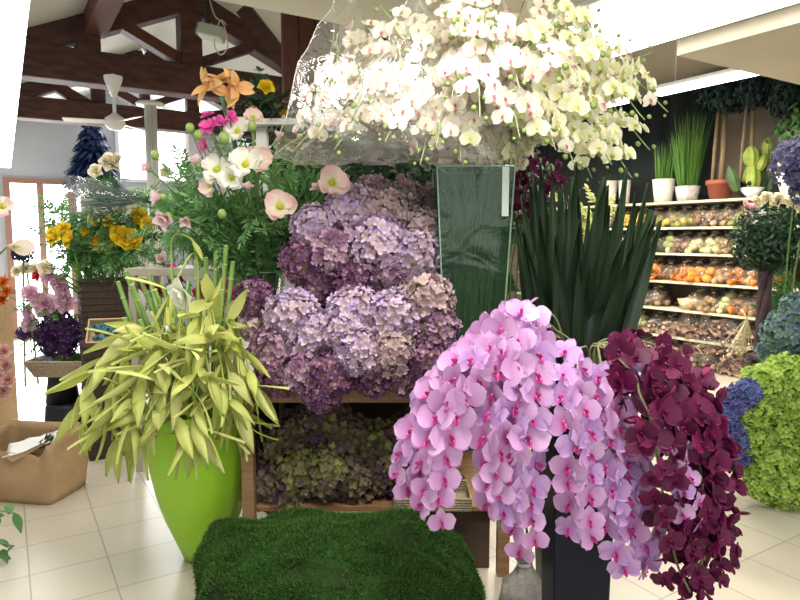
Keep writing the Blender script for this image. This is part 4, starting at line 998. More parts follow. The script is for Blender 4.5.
G1 = 'poppies of the mixed arrangement'
mix = [('blush', 280, 207, 2.95, 18, (.1, -1, .35), 'with yellow centre lying lowest over the hydrangeas'), ('blush', 332, 183, 2.95, 18, (.35, -1, .3), 'with yellow centre under the plastic sleeve'),
       ('white', 246, 165, 3.0, 19, (0, -1, .4), 'whitest, full face, in the middle of the arrangement'), ('white', 218, 170, 3.05, 17, (-.3, -1, .3), 'white beside the pale bud'),
       ('blush', 258, 160, 3.1, 15, (.5, -1, .3), 'half hidden behind the whitest one'), ('white', 238, 132, 3.15, 15, (-.1, -1, .5), 'upper white one beside the hot pink flower'), ('blush', 253, 118, 3.2, 11, (.3, -.8, .6), 'small pale one at the white ledge'),
       ('blush', 210, 186, 3.05, 12, (-.6, -1, 0), 'small turned sideways in the feathery greens'), ('white', 232, 178, 3.0, 15, (0, -1, .1), 'pale green-white, just below the whitest')]
def croot(): return CV + Vector((rnd.uniform(-.05, .05), rnd.uniform(-.05, .05), .02))
for k, px, py, d, r, fc, ph in mix:
    f = croot(); flower('poppy', f'{"blush pink" if k == "blush" else "white"} poppy {ph}', 'poppy', G1, k, f, px, py, d, r, fc, CM + Vector(((px - 266) * .0015, -.02, .1)), leaves=4, lsize=.17)
for i, (px, py, d, r, fc, ph) in enumerate(((163, 197, 2.95, 12, (-1, -.5, .0), 'long bud pointing sideways over the steel post'), (168, 216, 2.95, 13, (-.3, -1, -.5), 'fat drooping bud under the sideways one'), (186, 219, 2.95, 8, (.1, -1, -.6), 'smallest drooping bud'),
                                  (197, 165, 3.0, 9, (-.2, -.4, 1), 'upright cream bud beside the white poppies'), (278, 139, 3.1, 7, (.3, -.3, 1), 'tiny bud by the plastic sleeve'), (318, 190, 3.0, 7, (-.3, -.6, .6), 'closed bud beside the yellow-centred poppy'), (248, 190, 3.0, 7, (0, -.6, .8), 'peach bud low in the greens'), (150, 170, 3.05, 8, (-.6, -.8, .4), 'small open bud by the fluted post'))):
    f = croot(); flower('poppy_bud', f'pale pink poppy {ph}', 'poppy', 'poppy buds of the mixed arrangement', 'pinkbud', f, px, py, d, r, fc, CM + Vector(((px - 266) * .0018, -.02, .12)), leaves=4)
for i, (px, py, r, fc) in enumerate(((209, 128, 12, (-.2, -.8, .6)), (204, 145, 9, (-.5, -.8, 0)), (220, 122, 8, (.5, -.7, .5)), (231, 117, 8, (.7, -.6, .3)), (207, 116, 8, (-.3, -.5, .9)))):
    f = croot(); flower('hot_pink_flower', f'hot pink flower above the white poppies, {ORD[i]} {"biggest" if i else "and biggest"} of five', 'flower', 'hot pink flowers', 'hot', f, px, py, 3.12, r, fc, CM + Vector((-.1, -.02, .25)), leaves=1, lsize=.1)
for i, (px, py) in enumerate(((224, 138), (198, 135), (252, 126), (155, 155), (222, 214), (190, 128))):
    f = croot(); t = thing('poppy_pod', f'round green poppy pod on a bare stem, {["biggest, over the hot pink flowers", "beside the hot pink flowers", "next to the small pale poppy", "in front of the steel post", "low in the feathery leaves", "behind the hot pink flowers"][i]}', 'seed pod', f, 'green poppy pods')
    e = P(px, py, 3.0); path = spline([f, CM + Vector(((px - 266) * .0018, -.02, .12)), e], 14)
    part('stem', MB().tube([p - f for p in path], .0035, 5), green_d, t, True)
    obj('pod', BUD, t, T(e - f) @ Sc(.026 if i == 0 else .021))
# feathery greens of the arrangement
for i in range(30):
    px = 158 + 176 * i / 29; py = rnd.uniform(150, 262) if px > 200 else rnd.uniform(150, 235)
    d = rnd.uniform(3.05, 3.45)
    f = croot(); e = P(px, py, d)
    t = thing('feathery_greenery', f'feathery green leaf spray in the poppy arrangement, {ORD[i]} from the left', 'greenery', f, 'feathery greens of the poppy arrangement')
    mid = CM + Vector(((px - 266) * .0016, (d - 3.42) * .3, .06)); path = spline([f, mid, e], 14)
    part('stem', MB().tube([p - f for p in path], .0035, 5), green_d, t, True)
    for k in range(8):
        p = path[6 + k if k < 8 else 13]; q = (path[-1] - mid).normalized()
        dr = (q + rvec(.55)).normalized(); n = Vector((rnd.gauss(0, .4), -1, .5)); n = (n - dr * n.dot(dr)).normalized()
        M = Matrix((dr, n.cross(dr), n)).transposed().to_4x4()
        obj('leaf', rnd.choice(FERN if i % 3 else FERND), t, T(p - f) @ M @ Sc(rnd.uniform(.13, .22)))
# peach lily and yellow flowers at the top, on the white ledge
f = croot(); 
t = thing('peach_lily', 'peach orange lily cluster standing highest in front of the roof truss', 'lily', f)
e = P(222, 96, 3.1); path = spline([f, CM + Vector((-.05, 0, .2)), e], 14)
part('stem', MB().tube([p - f for p in path], [.006] * 10 + [.012] * (len(path) - 10), 8), mat('thick_green_stem', (.05, .12, .05), .5), t, True)
for px, py, r, fc in ((208, 86, 17, (-.6, -.8, .2)), (222, 80, 15, (.1, -.6, .9)), (236, 88, 17, (.7, -.8, 0)), (228, 92, 13, (.2, -1, -.2))):
    obj('blossom', FL['lily'], t, face_to(P(px, py, 3.1) - f, fc, roll=rnd.random() * 6, s=r / 640 * 3.1))
LGz = P(265, 122, 3.75).z
t = thing('ledge_stand', 'white stand with a ledge carrying yellow flowers behind the poppies', 'display stand', (P(262, 122, 3.75).x, 3.75, 0))
part('ledge', MB().box(-.16, .22, -.12, .12, LGz - .035, LGz), white_pnt, t, bevel=.004)
part('post', MB().box(-.03, .03, -.03, .03, .02, LGz - .036), white_pnt, t); part('foot', MB().box(-.15, .2, -.11, .11, 0, .02), white_pnt, t, bevel=.003)
lc = Vector((P(268, 122, 3.75).x, 3.75, LGz))
t = thing('low_planter', 'low dark planter with yellow flowers on the white ledge', 'planter', lc)
part('bowl', MB().lathe([(.06, 0), (.10, .06), (.09, .06), (.085, .04), (.001, .04)], 20), black_pl, t, True)
for i, (px, py, r) in enumerate(((266, 88, 9), (254, 112, 7), (252, 118, 6), (284, 112, 6), (262, 116, 6))):
    f = lc + Vector((rnd.uniform(-.05, .05), rnd.uniform(-.05, .05), .042)); flower('yellow_flower', f'yellow flower on the white ledge, {ORD[i]} {"and " if not i else ""}{"highest" if not i else "of five from the top one"}', 'flower', 'yellow flowers on the ledge', 'rose', f, px, py, 3.7, r, (rnd.gauss(0, .3), -1, .5), leaves=4, leafset=[mesh_spray_leaf('leaf', lf_dark, 90 + i, 5, .4, .5)], lsize=.15)

# ---- pale table behind the lime pot, with red flowers
BT = (-1.75, 4.35)
t = thing('pale_side_table', 'pale wooden side table behind the lime pot, red flowers under it', 'table', (BT[0], BT[1], 0))
part('tabletop', MB().box(-.02, .62, -.25, .25, 1.30, 1.35), mat('pale_table', (.40, .36, .29), .6, (.46, .42, .34), 5), t, bevel=.004)
for x in (0, .55):
    for yy in (-.24, .18): part('leg', MB().box(x, x + .045, yy, yy + .045, 0, 1.30), mat('pale_table', (.40, .36, .29), .6), t)
part('lower_shelf', MB().box(0, .6, -.24, .22, .84, .87), mat('pale_table', (.40, .36, .29), .6), t)
rf = petal_mat('red_petal', (.40, .02, .03), (.48, .03, .04), (.58, .06, .06), trans=.2, jitter=.2)
FL['red'] = mesh_rings('petals', rf, [(5, 20, 1, -.1), (5, 50, .8, 0), (3, 75, .5, 0)], 1, .9, seed=8)
FL['redpink'] = mesh_rings('petals', ph_, [(5, 20, 1, -.1), (5, 50, .8, 0)], 1, .9, seed=9)
for i, (px, py, k) in enumerate(((172, 270, 'redpink'), (177, 280, 'red'), (160, 292, 'red'), (226, 285, 'redpink'), (232, 296, 'red'), (146, 286, 'red'), (163, 260, 'pinkbud'), (200, 292, 'red'))):
    e = P(px, py, 4.25); f = Vector((e.x + .03, 4.4, .872)); flower('red_flower', f'{"pale pink" if k == "pinkbud" else "red" if k == "red" else "crimson pink"} flower glimpsed behind the green canes, {ORD[i]} noted from the table shelf', 'flower', 'red flowers behind the canes', k, f, px, py, 4.25, 8, (0, -1, .4), leaves=3, leafset=FERND, lsize=.14)
for i in range(10):
    e = P(150 + i * 10, rnd.uniform(205, 248), 4.4); f = Vector((e.x * .99, 4.4, 1.352))
    t = thing('leafy_branch', f'bright green leafy stem on the pale side table, {ORD[i]} from the left', 'greenery', f, 'green stems on the pale side table')
    part('stem', MB().tube([(0, 0, 0), e - f], .004, 5), green_d, t)
    for k in range(7): obj('leaf', rnd.choice(FERN), t, face_to((e - f) * (.35 + .1 * k), Vector((rnd.gauss(0, .5), -.8, .6)), roll=rnd.random() * 6, s=rnd.uniform(.12, .2)))
# ================================================================== LEFT SIDE
def woven(mname, c1, c2):
    m = mat(mname, c1, .75, c2, 45, bump=.7, bscale=110, stretch=(1, 1, 3)); return m
brown_w = woven('brown_wicker', (.055, .035, .028), (.10, .065, .05))
def box_planter(name, label, c, w_, d_, h, m_, ribs=8):
    t = thing(name, label, 'planter', c, None, TH)
    b = MB(); k = .015
    for a in ((-w_ / 2, w_ / 2, -d_ / 2, -d_ / 2 + k), (-w_ / 2, w_ / 2, d_ / 2 - k, d_ / 2), (-w_ / 2, -w_ / 2 + k, -d_ / 2 + k, d_ / 2 - k), (w_ / 2 - k, w_ / 2, -d_ / 2 + k, d_ / 2 - k)): b.box(*a, 0, h)
    b.box(-w_ / 2 + k, w_ / 2 - k, -d_ / 2 + k, d_ / 2 - k, h - .15, h - .12)
    part('body', b, m_, t)
    b = MB()
    for i in range(ribs * 2): 
        z = h * (i + .5) / ribs / 2
        b.tube([(-w_ / 2, -d_ / 2, z), (w_ / 2, -d_ / 2, z), (w_ / 2, d_ / 2, z), (-w_ / 2, d_ / 2, z), (-w_ / 2, -d_ / 2, z)], .008, 5)
    part('weave', b, m_, t, True)
    b = MB().tube([(-w_ / 2, -d_ / 2, h), (w_ / 2, -d_ / 2, h), (w_ / 2, d_ / 2, h), (-w_ / 2, d_ / 2, h), (-w_ / 2, -d_ / 2, h)], .014, 6); part('rim', b, m_, t, True)
    return t
WC = Vector((P(104, 300, 5.1).x, 5.1, 0)); WH = P(100, 281, 5.0).z
box_planter('wicker_planter', 'tall dark brown wicker planter full of yellow roses', WC, .36, .30, WH, brown_w, 12)
WB = Vector((P(104, 300, 4.5).x, 4.5, 0)); box_planter('wicker_box', 'low dark brown wicker box under the tilted wooden tray', WB, .30, .26, .80, brown_w)
wr = lambda: WC + Vector((rnd.uniform(-.13, .13), rnd.uniform(-.1, .1), WH - .115))
roses = [(56, 236, 9), (71, 240, 8), (99, 244, 9), (114, 245, 9), (127, 238, 10), (120, 234, 9), (141, 217, 9), (94, 219, 6), (109, 222, 5), (148, 224, 7), (135, 241, 8), (64, 228, 6), (86, 232, 5)]
for i, (px, py, r) in enumerate(sorted(roses)):
    flower('yellow_rose', f'yellow rose in the wicker planter, {ORD[i]} counted from the glass door side', 'rose', 'yellow roses in the wicker planter', 'rose', wr(), px, py, 4.9 + rnd.uniform(-.1, .1), r * 1.25, (rnd.gauss(0, .3), -1, rnd.uniform(-.1, .5)), leaves=5, leafset=FERND, lsize=.2)
for i in range(26):
    f = wr(); e = P(52 + 4.1 * i, rnd.uniform(208, 236), rnd.uniform(4.9, 5.3)); t = thing('leafy_branch', f'green leafy stem among the yellow roses, {ORD[i]} from the left', 'greenery', f, 'leafy stems among the yellow roses')
    part('stem', MB().tube([p - f for p in spline([f, f.lerp(e, .6) + Vector((0, 0, .08)), e], 8)], .005, 5), green_d, t, True)
    for k in range(6): obj('leaf', rnd.choice(FERND), t, face_to((e - f) * (.55 + .09 * k) + Vector((0, 0, .03)), Vector((rnd.gauss(0, .5), -.8, .5)), roll=rnd.random() * 6, s=rnd.uniform(.13, .2)))
GB = mesh_leaf('blade', lf_grass, .07, .3, .1, 'blade', 8)
for i in range(14):
    f = wr() + Vector((-.02, -.02, 0)); f.x = WC.x - .15 + .011 * i; t = thing('arching_blade', f'bright green arching blade at the rose planter rim, {ORD[i]} from the left', 'grass blade', f, 'green blades at the rose planter')
    dr = Vector((rnd.uniform(-.9, .4), -.3, 1)).normalized(); n = Vector((dr.x, -1, 0)); n = (n - dr * n.dot(dr)).normalized()
    obj('blade', GB, t, Matrix((dr, n.cross(dr), n)).transposed().to_4x4() @ Sc(rnd.uniform(.28, .42)))
# cream blooms and buds over the planter
FL['cream'] = mesh_rings('petals', petal_mat('cream_petal', (.72, .56, .26), (.80, .70, .46), (.84, .79, .66), trans=.35), [(5, 25, 1, -.15), (5, 50, .85, -.1), (4, 72, .6, 0)], 1, .95, cup=.3, seed=12)
for i, (px, py, r, k, ph) in enumerate(((110, 163, 11, 'cream', 'largest cream bloom over the cellophane bunch'), (97, 172, 9, 'cream', 'cream bloom tilted beside the largest one'), (118, 160, 8, 'cream', 'small cream bloom touching the largest one'), (166, 173, 7, 'cream', 'orange-cream bloom by the fluted post'), (46, 268, 9, 'cream', 'peach calla-like bloom over the pink peonies'))):
    f = wr(); flower('cream_rose', ph, 'rose', 'cream blooms over the rose planter', k, f, px, py, 4.8, r, (rnd.gauss(0, .4), -1, .3), leaves=5, leafset=FERND, lsize=.17)
# cellophane wrapped bunch lying over the roses
e0 = P(150, 200, 4.75); e1 = P(80, 196, 4.75)
t = thing('wrapped_greenery_bunch', 'teal-green stems wrapped in crinkled clear cellophane lying over the yellow roses', 'wrapped bunch', e0)
m = MB()
for i in range(60):
    a = Vector((0, rnd.uniform(-.03, .03), rnd.uniform(-.02, .02))); b_ = (e1 - e0) * rnd.uniform(.6, 1.0) + Vector((0, rnd.uniform(-.12, .12), rnd.uniform(-.09, .10)))
    m.tube([a, b_], .004, 4, rn=rnd.random())
    v, fc, tt = petal(.14, .03, 'lance', nl=3, nw=2); m.add(v, fc, T(b_ * rnd.uniform(.5, 1)) @ Rz(PI + rnd.gauss(0, .5)) @ Ry(rnd.gauss(0, .5)), tt, rnd.random())
part('stems', m, petal_mat('teal_stems', (.04, .12, .09), (.06, .17, .13), (.12, .26, .20), jitter=.3), t, True)
m = MB(); vs = []; n1, n2 = 10, 18
for i in range(n1 + 1):
    k = i / n1
    for j in range(n2):
        q = 2 * PI * j / n2; p = (e1 - e0) * k * 1.05 + Vector((0, math.cos(q) * (.04 + .14 * k), math.sin(q) * (.035 + .12 * k))); p += noise.noise_vector(p * 9) * .03; vs.append(tuple(p))
m.add(vs, [(i * n2 + j, i * n2 + (j + 1) % n2, (i + 1) * n2 + (j + 1) % n2, (i + 1) * n2 + j) for i in range(n1) for j in range(n2)]); part('cellophane', m, film, t, True)

# step stool, basket, peonies
SB = Vector((P(68, 400, 5.08).x, 5.08, 0))
t = thing('step_stool', 'black plastic two-tier step stool under the wicker basket', 'step stool', SB)
part('base_drum', MB().lathe([(.175, .0), (.178, .02), (.165, .20), (.15, .225), (.001, .225)], 28), black_pl, t, True)
part('column', MB().lathe([(.125, .226), (.10, .44), (.115, .455), (.001, .455)], 24, T(-.04, 0, 0)), black_pl, t, True)
part('base_ring', MB().tube([(.178 * math.cos(2 * PI * k / 28), .178 * math.sin(2 * PI * k / 28), .018) for k in range(29)], .008, 5), black_pl, t, True)
KB = Vector((P(69, 370, 5.06).x, 5.06, .458))
t = thing('wicker_basket', 'shallow pale wicker basket on the black stool holding peonies', 'basket', KB)
m = MB(); a, b = .20, .14
for k in range(7):
    q = 1 + .04 * k; z = .01 + k * .016
    m.tube([(-a * q, -b * q, z), (a * q, -b * q, z), (a * q, b * q, z), (-a * q, b * q, z), (-a * q, -b * q, z)], .010, 5)
part('weave', m, wick, t, True); part('bottom', MB().box(-a, a, -b, b, 0, .012), wick, t)
part('rim', MB().tube([(-.25, -.175, .125), (.25, -.175, .125), (.25, .175, .125), (-.25, .175, .125), (-.25, -.175, .125)], .012, 6), wick, t, True)
pe = [(50, 275, 10), (60, 283, 9), (30, 293, 8), (65, 293, 10), (46, 306, 12), (67, 304, 10), (30, 312, 8), (31, 324, 9), (38, 300, 8)]
br_ = lambda: KB + Vector((rnd.uniform(-.12, .12), rnd.uniform(-.08, .08), .014))
for i, (px, py, r) in enumerate(pe):
    flower('peony', f'pale pink peony in the wicker basket, {ORD[i]} counting down from the top one', 'peony', 'pink peonies in the wicker basket', 'peony', br_(), px, py, 4.95, r * 1.15, (rnd.gauss(0, .35), -1, .4), leaves=5, leafset=FERND, lsize=.16)
flower('red_flower', 'dark red bloom beside the topmost peony', 'flower', 'dark red blooms by the peonies', 'red', br_(), 38, 276, 5.0, 7, (-.4, -1, .5), leaves=2, leafset=FERND)
HY['purple'] = petal_mat('deep_purple_floret', (.08, .03, .10), (.085, .03, .13), (.16, .07, .22), alt=(.05, .02, .09), alt_amt=.5, jitter=.3); HM['purple'] = [mesh_hydrangea('flower_head', HY['purple'], 90, 5, .27)]
for i, (px, py, r) in enumerate(((58, 324, 14), (70, 334, 12), (46, 334, 11), (66, 346, 10), (24, 333, 7), (52, 346, 10))):
    c = P(px, py, 4.97); hydrangea(f'deep purple flower cluster under the peonies, {ORD[i]} in size', 'deep purple clusters in the basket', 'purple', px, py, 4.97, r, br_(), face=(rnd.gauss(0, .3), -1, .3), leaf=2, name='purple_flower')
t = thing('lavender_bundle', 'small silvery lavender bundle lying in the wicker basket', 'dried flowers', KB + Vector((-.08, -.11, .10)))
m = MB(); 
for k in range(40): m.tube([(0, 0, 0), (rnd.uniform(-.12, .02), rnd.uniform(-.05, .03), rnd.uniform(.01, .07))], .006, 4, rn=rnd.random())
part('sprigs', m, petal_mat('lavender_grey', (.25, .22, .34), (.3, .28, .42), (.45, .42, .52)), t, True); part('tie', MB().tube([(-.02, -.02, 0), (-.02, .02, 0), (-.02, .0, .03)], .004, 5), black_pl, t)

# tilted wooden tray with teal beads on the wicker box
tc_ = WB + Vector((.03, .02, .855))
t = thing('wooden_tray', 'tilted pale wooden tray with teal filling beside the green canes', 'tray', tc_)
Mt = Rz(TH * .5) @ Rx(R(42)) ; m = MB()
part('bottom', MB().box(-.14, .14, -.10, .10, 0, .01, Mt), wood_pale, t)
for a in ((-.15, .15, -.112, -.10), (-.15, .15, .10, .112), (-.15, -.14, -.10, .10), (.14, .15, -.10, .10)): part('side', MB().box(*a, 0, .055, Mt), wood_pale, t)
m = MB()
for k in range(110): m.ball(rnd.uniform(.009, .016), Mt @ T(rnd.uniform(-.125, .125), rnd.uniform(-.085, .085), .022 + rnd.random() * .012), n=6, m=4, rn=rnd.random())
o = part('filling', m, petal_mat('teal_beads', (.03, .16, .22), (.04, .20, .26), (.05, .22, .30), alt=(.10, .30, .30), jitter=.4, trans=0), t, True); o['kind'] = 'stuff'

# kraft paper bag
KC = Vector((P(31, 480, 3.78).x, 3.78, 0))
kraft = mat('kraft_paper', (.37, .245, .125), .8, (.44, .30, .165), 5, bump=.35, bscale=9)
t = thing('paper_bag', 'large open brown kraft paper bag standing on the tiles', 'bag', KC, rz=R(-8))
hw, hd = .262, .17
def bag_h(a):     # rim height round the bag
    c, s = math.cos(a), math.sin(a)
    return .375 + .03 * s - (.085 * max(0, 1 - abs(c - .15) * 2.0) if s < -.3 else 0) + .012 * math.sin(3 * a)
m = MB(); vs = []; NA = 72; NZ = 10
def sq(a, k=.17):
    c, s = math.cos(a), math.sin(a); return math.copysign(abs(c) ** k, c), math.copysign(abs(s) ** k, s)
prof = [(0, z / NZ) for z in range(NZ + 1)] + [(-.012, 1.0), (-.016, .86), (-.02, .4), (-.024, .05)]
for off, z in prof:
    for j in range(NA):
        a = 2 * PI * (j + .5) / NA; x, y_ = sq(a); H = bag_h(a)
        bulge = .02 * math.sin(PI * min(1, z)) + .022 * noise.noise(Vector((x * 2.2, y_ * 2.2, z * 2.0))) * (1 if off == 0 else 1)
        vs.append((x * (hw + off + bulge - .012 * z), y_ * (hd + off + bulge - .012 * z), max(.002 if off == 0 else .01, H * z)))
k = len(prof); m.add(vs, [(i * NA + j, i * NA + (j + 1) % NA, (i + 1) * NA + (j + 1) % NA, (i + 1) * NA + j) for i in range(k - 1) for j in range(NA)] + [tuple(range(NA))[::-1], tuple((k - 1) * NA + j for j in range(NA))])
part('body', m, kraft, t, True)
m = MB()                                           # folded-over front cuff
for s in (-1, 1): m.add([(.04, -hd - .012, .285), (.04 + s * .19, -hd - .006, .375), (.04 + s * .19, -hd + .006, .36), (.04, -hd - .022, .255)], [(0, 1, 2, 3)])
part('folded_cuff', m, kraft, t)
part('gathered_corner', MB().tube([(-hw - .0, -.1, .36), (-hw - .03, -.12, .30), (-hw - .02, -.13, .2)], [.03, .035, .01], 8), kraft, t, True)
t = thing('crumpled_paper', 'crumpled white paper wrap sticking out of the brown paper bag', 'paper', KC + Vector((.03, -.05, .075)))
m = MB(); vs = []; N = 10
for i in range(N + 1):
    for j in range(N + 1):
        x, y_ = (i / N - .5) * .28, (j / N - .5) * .24
        vs.append((x + .03, y_, .26 + x * .28 + .025 * noise.noise(Vector((x * 14, y_ * 14, 1))) + .02 * math.cos(y_ * 30)))
m.add(vs, [(i * 11 + j, (i + 1) * 11 + j, (i + 1) * 11 + j + 1, i * 11 + j + 1) for i in range(N) for j in range(N)])
o = part('sheet', m, mat('white_paper', (.78, .78, .76), .7), t, True, M=Rz(.25)); so = o.modifiers.new('s', 'SOLIDIFY'); so.thickness = .006
part('wad', MB().ball(.09, T(-.02, 0, .10), n=12, m=8, sz=1), mat('white_paper', (.78, .78, .76), .7), t, True)
m = MB()
for i in range(26): v, f, tt = petal(.1, .02, 'lance', nl=3, nw=2); m.add(v, f, T(.10 + rnd.uniform(-.02, .04), rnd.uniform(-.07, .07), .22 + rnd.uniform(0, .05)) @ Rz(rnd.uniform(-1, 1)) @ Ry(-rnd.random()), tt, rnd.random())
part('green_sprigs', m, lf_dark, t, True)

# trailing leaves at the left edge of the photo
EL = mesh_leaf('leaf', lf_green, .42, -.4, .1, 'lance')
for i, (y0, n) in enumerate(((515, 5), (548, 4))):
    f = F(-22, 600); f = P(-30, y0 + 10, 2.95); e = P(14, y0 - 2, 2.9)
    t = thing('trailing_sprig', ['dark green trailing leaves at the photo edge above the tiles, upper sprig', 'dark green trailing leaves at the photo edge, lower sprig'][i], 'trailing plant', f, 'trailing sprigs')
    part('stem', MB().tube([p - f for p in spline([f, f.lerp(e, .5) + Vector((0, 0, .04)), e], 8)], .004, 5), green_d, t, True)
    for k in range(n + 2): obj('leaf', EL, t, face_to((e - f) * (.35 + .65 * k / (n + 1)), Vector((rnd.gauss(0, .5), -.5, 1)), roll=rnd.random() * 6, s=rnd.uniform(.06, .10)))
SP = Vector((P(-46, 500, 2.98).x, 2.98, 0))
t = thing('fern_pot', 'pot outside the photo edge with trailing leaves', 'pot', SP)
part('body', MB().lathe([(.09, 0), (.13, .40), (.12, .40), (.11, .34), (.001, .34)], 24), terracotta, t, True); part('soil', MB().lathe([(.108, .345), (.001, .35)], 20), mat('soil', (.03, .02, .015), .9), t)

# crate stand with orange and pink flowers at the photo's left edge
CX = P(-19, 300, 5.2)
t = thing('crate_stand', 'pale wooden crate stand at the photo edge with orange flowers on it', 'crate', (CX.x - .28, 5.2, 0))
for k in range(4): part('slat', MB().box(0, .40, -.2, -.185, .30 + k * .19, .30 + k * .19 + .14), wood_pale, t, bevel=.003)
part('body', MB().box(.01, .39, -.18, .2, .0, 1.0), mat('crate_inside', (.20, .14, .09), .7), t)
part('side_panel', MB().box(.391, .405, -.2, .2, .0, 1.03), wood_pale, t)
FL['orange'] = mesh_rings('petals', petal_mat('orange_petal', (.50, .10, .01), (.62, .15, .02), (.72, .24, .04), trans=.2, jitter=.2), [(9, 15, 1, 0), (9, 35, .9, 0), (8, 55, .7, 0), (6, 75, .5, 0)], 1, .35, 'lance', seed=14)
FL['salmon'] = mesh_rings('petals', petal_mat('salmon_petal', (.52, .22, .20), (.66, .33, .30), (.76, .50, .46), trans=.25, jitter=.2), [(6, 15, 1, 0), (6, 40, .8, 0), (5, 65, .6, 0)], 1, .8, seed=15, ruffle=.06)
for i, (px, py, k) in enumerate(((4, 282, 'orange'), (-6, 290, 'orange'), (7, 292, 'orange'), (2, 300, 'orange'))):
    f = Vector((CX.x - .08 + i * .02, 5.2, 1.002)); flower('orange_flower', f'spiky orange flower on the crate stand, {ORD[i]} from the top', 'flower', 'orange flowers on the crate stand', k, f, px, py, 5.0, 8, (.2, -1, .5), leaves=1, leafset=FERND)
for i, (px, py) in enumerate(((4, 352), (6, 366), (0, 380), (8, 380), (3, 392), (-4, 366))):
    f = Vector((CX.x - .1, 4.85, .02)); flower('salmon_flower', f'salmon pink ruffled flower below the crate stand, {ORD[i]} from the top', 'flower', 'salmon flowers below the crate stand', 'salmon', f, px, py, 4.6, 9, (.3, -1, .4), leaves=1, leafset=FERND)
t = thing('bucket', 'grey bucket outside the photo edge below the crate stand', 'bucket', (CX.x - .1, 4.85, 0)); part('body', MB().lathe([(.10, 0), (.13, .3), (.12, .3), (.09, .015), (.001, .015)], 20), mat('zinc', (.4, .42, .44), .4, metal=.6), t, True); part('handle', MB().tube([(.13 * math.cos(a), 0, .28 + .12 * math.sin(a)) for a in [PI * k / 12 for k in range(13)]], .004, 5), black_pl, t)
# calla and the dark globe bunch
cal = MB(); vs = []
for i in range(13):
    k = i / 12
    for j in range(17):
        q = 2 * PI * j / 16; r = .10 + .42 * k ** 1.5; vs.append((math.cos(q) * r * (1 + .5 * k * max(0, math.cos(q))), math.sin(q) * r, k * 1.3 - .35 * k * max(0, -math.cos(q))))
cal.add(vs, [(i * 17 + j, i * 17 + j + 1, (i + 1) * 17 + j + 1, (i + 1) * 17 + j) for i in range(12) for j in range(16)], None, [i // 17 / 12 for i in range(13 * 17)])
cal = cal.mesh('spathe', petal_mat('calla_cream', (.50, .55, .20), (.80, .76, .60), (.84, .70, .62), trans=.3))
f = Vector((CX.x - .06, 5.25, 1.002)); e = P(8, 246, 5.1)
t = thing('calla_lily', 'cream calla lily leaning sideways over the crate stand', 'calla lily', f)
part('stem', MB().tube([p - f for p in spline([f, f.lerp(e, .6) + Vector((-.08, 0, .0)), e], 10)], .008, 6), green_d, t, True); obj('spathe', cal, t, face_to(e - f, (.9, -.3, -.05), s=.13)); obj('spadix', MB().tube([(0, 0, .2), (0, 0, 1.0)], [.06, .04], 8).mesh('spadix', yl), t, face_to(e - f, (.9, -.3, -.05), s=.13))
f = Vector((P(22, 330, 6.6).x, 6.6, 0)); e = P(23, 252, 6.6)
t = thing('dark_globe_flower', 'near-black globe flower standing in front of the glass door', 'flower', f)
part('stems', MB().tube([(0, 0, 0), e - f], .01, 6), green_d, t, True); obj('flower_head', mesh_hydrangea('flower_head', petal_mat('near_black_petal', (.015, .02, .035), (.02, .03, .05), (.04, .05, .07)), 90, 8, .25), t, face_to(e - f, (0, -1, .3), s=.10))
t = thing('pale_bloom', 'pale yellow blooms below the black globe flower', 'flower', f + Vector((.08, .1, 0)))
e = P(27, 270, 6.7); part('stem', MB().tube([(0, 0, 0), e - t.location], .01, 6), green_d, t, True)
for dx in (-.09, 0, .09): obj('petals', FL['cream'], t, face_to(e - t.location + Vector((dx, 0, rnd.uniform(-.03, .03))), (dx * 3, -1, .2), s=.08))
f = Vector((CX.x - .1, 5.3, 1.002)); flower('blush_blossom', 'blush white blossom at the photo edge beside the glass door', 'flower', None, 'blush', f, 3, 207, 5.2, 12, (.3, -1, .2), leaves=1, leafset=FERND)

# ================================================================== RIGHT SIDE: SHELVING
board_m = mat('shelf_board_cream', (.52, .49, .36), .6, (.58, .54, .40), 4)
BZ = [1.98, 1.67, 1.355, 1.01, .67, .33]
VF, VBK = 6.95, 7.42
ush = thing('shelving_unit', 'long cream shelving unit along the wall full of bagged potpourri', 'shelving', V_(3.0, VF, 0), None, TH)
for z in BZ: part('shelf_board', MB().box(0, VBK - VF, 0 if z != .33 else .9, 4.7, z - .028, z), board_m, ush, bevel=.003)
for u in (0, 1.5, 3.0, 4.66): part('upright', MB().box(VBK - VF - .04, VBK - VF, u, u + .04, 0, 2.3), mat('upright_dark', (.10, .085, .06), .6), ush)
part('back_panel', MB().box(VBK - VF + .001, VBK - VF + .02, 0, 4.7, .02, 1.97), mat('back_panel_brown', (.075, .055, .038), .8), ush)
t = thing('dark_curtain', 'dark cloth hanging on the wall behind the white grass pots', 'curtain', V_(4.78, 7.5, 1.2), None, TH)
m = MB(); vs = []
for i in range(60):
    for z in (0, 2.2): vs.append((.03 * math.sin(i * 1.1), i * .055, z))
m.add(vs, [(2 * i, 2 * i + 1, 2 * i + 3, 2 * i + 2) for i in range(59)]); o = part('cloth', m, mat('dark_cloth', (.018, .026, .026), .9), t, True); o.modifiers.new('s', 'SOLIDIFY').thickness = .008

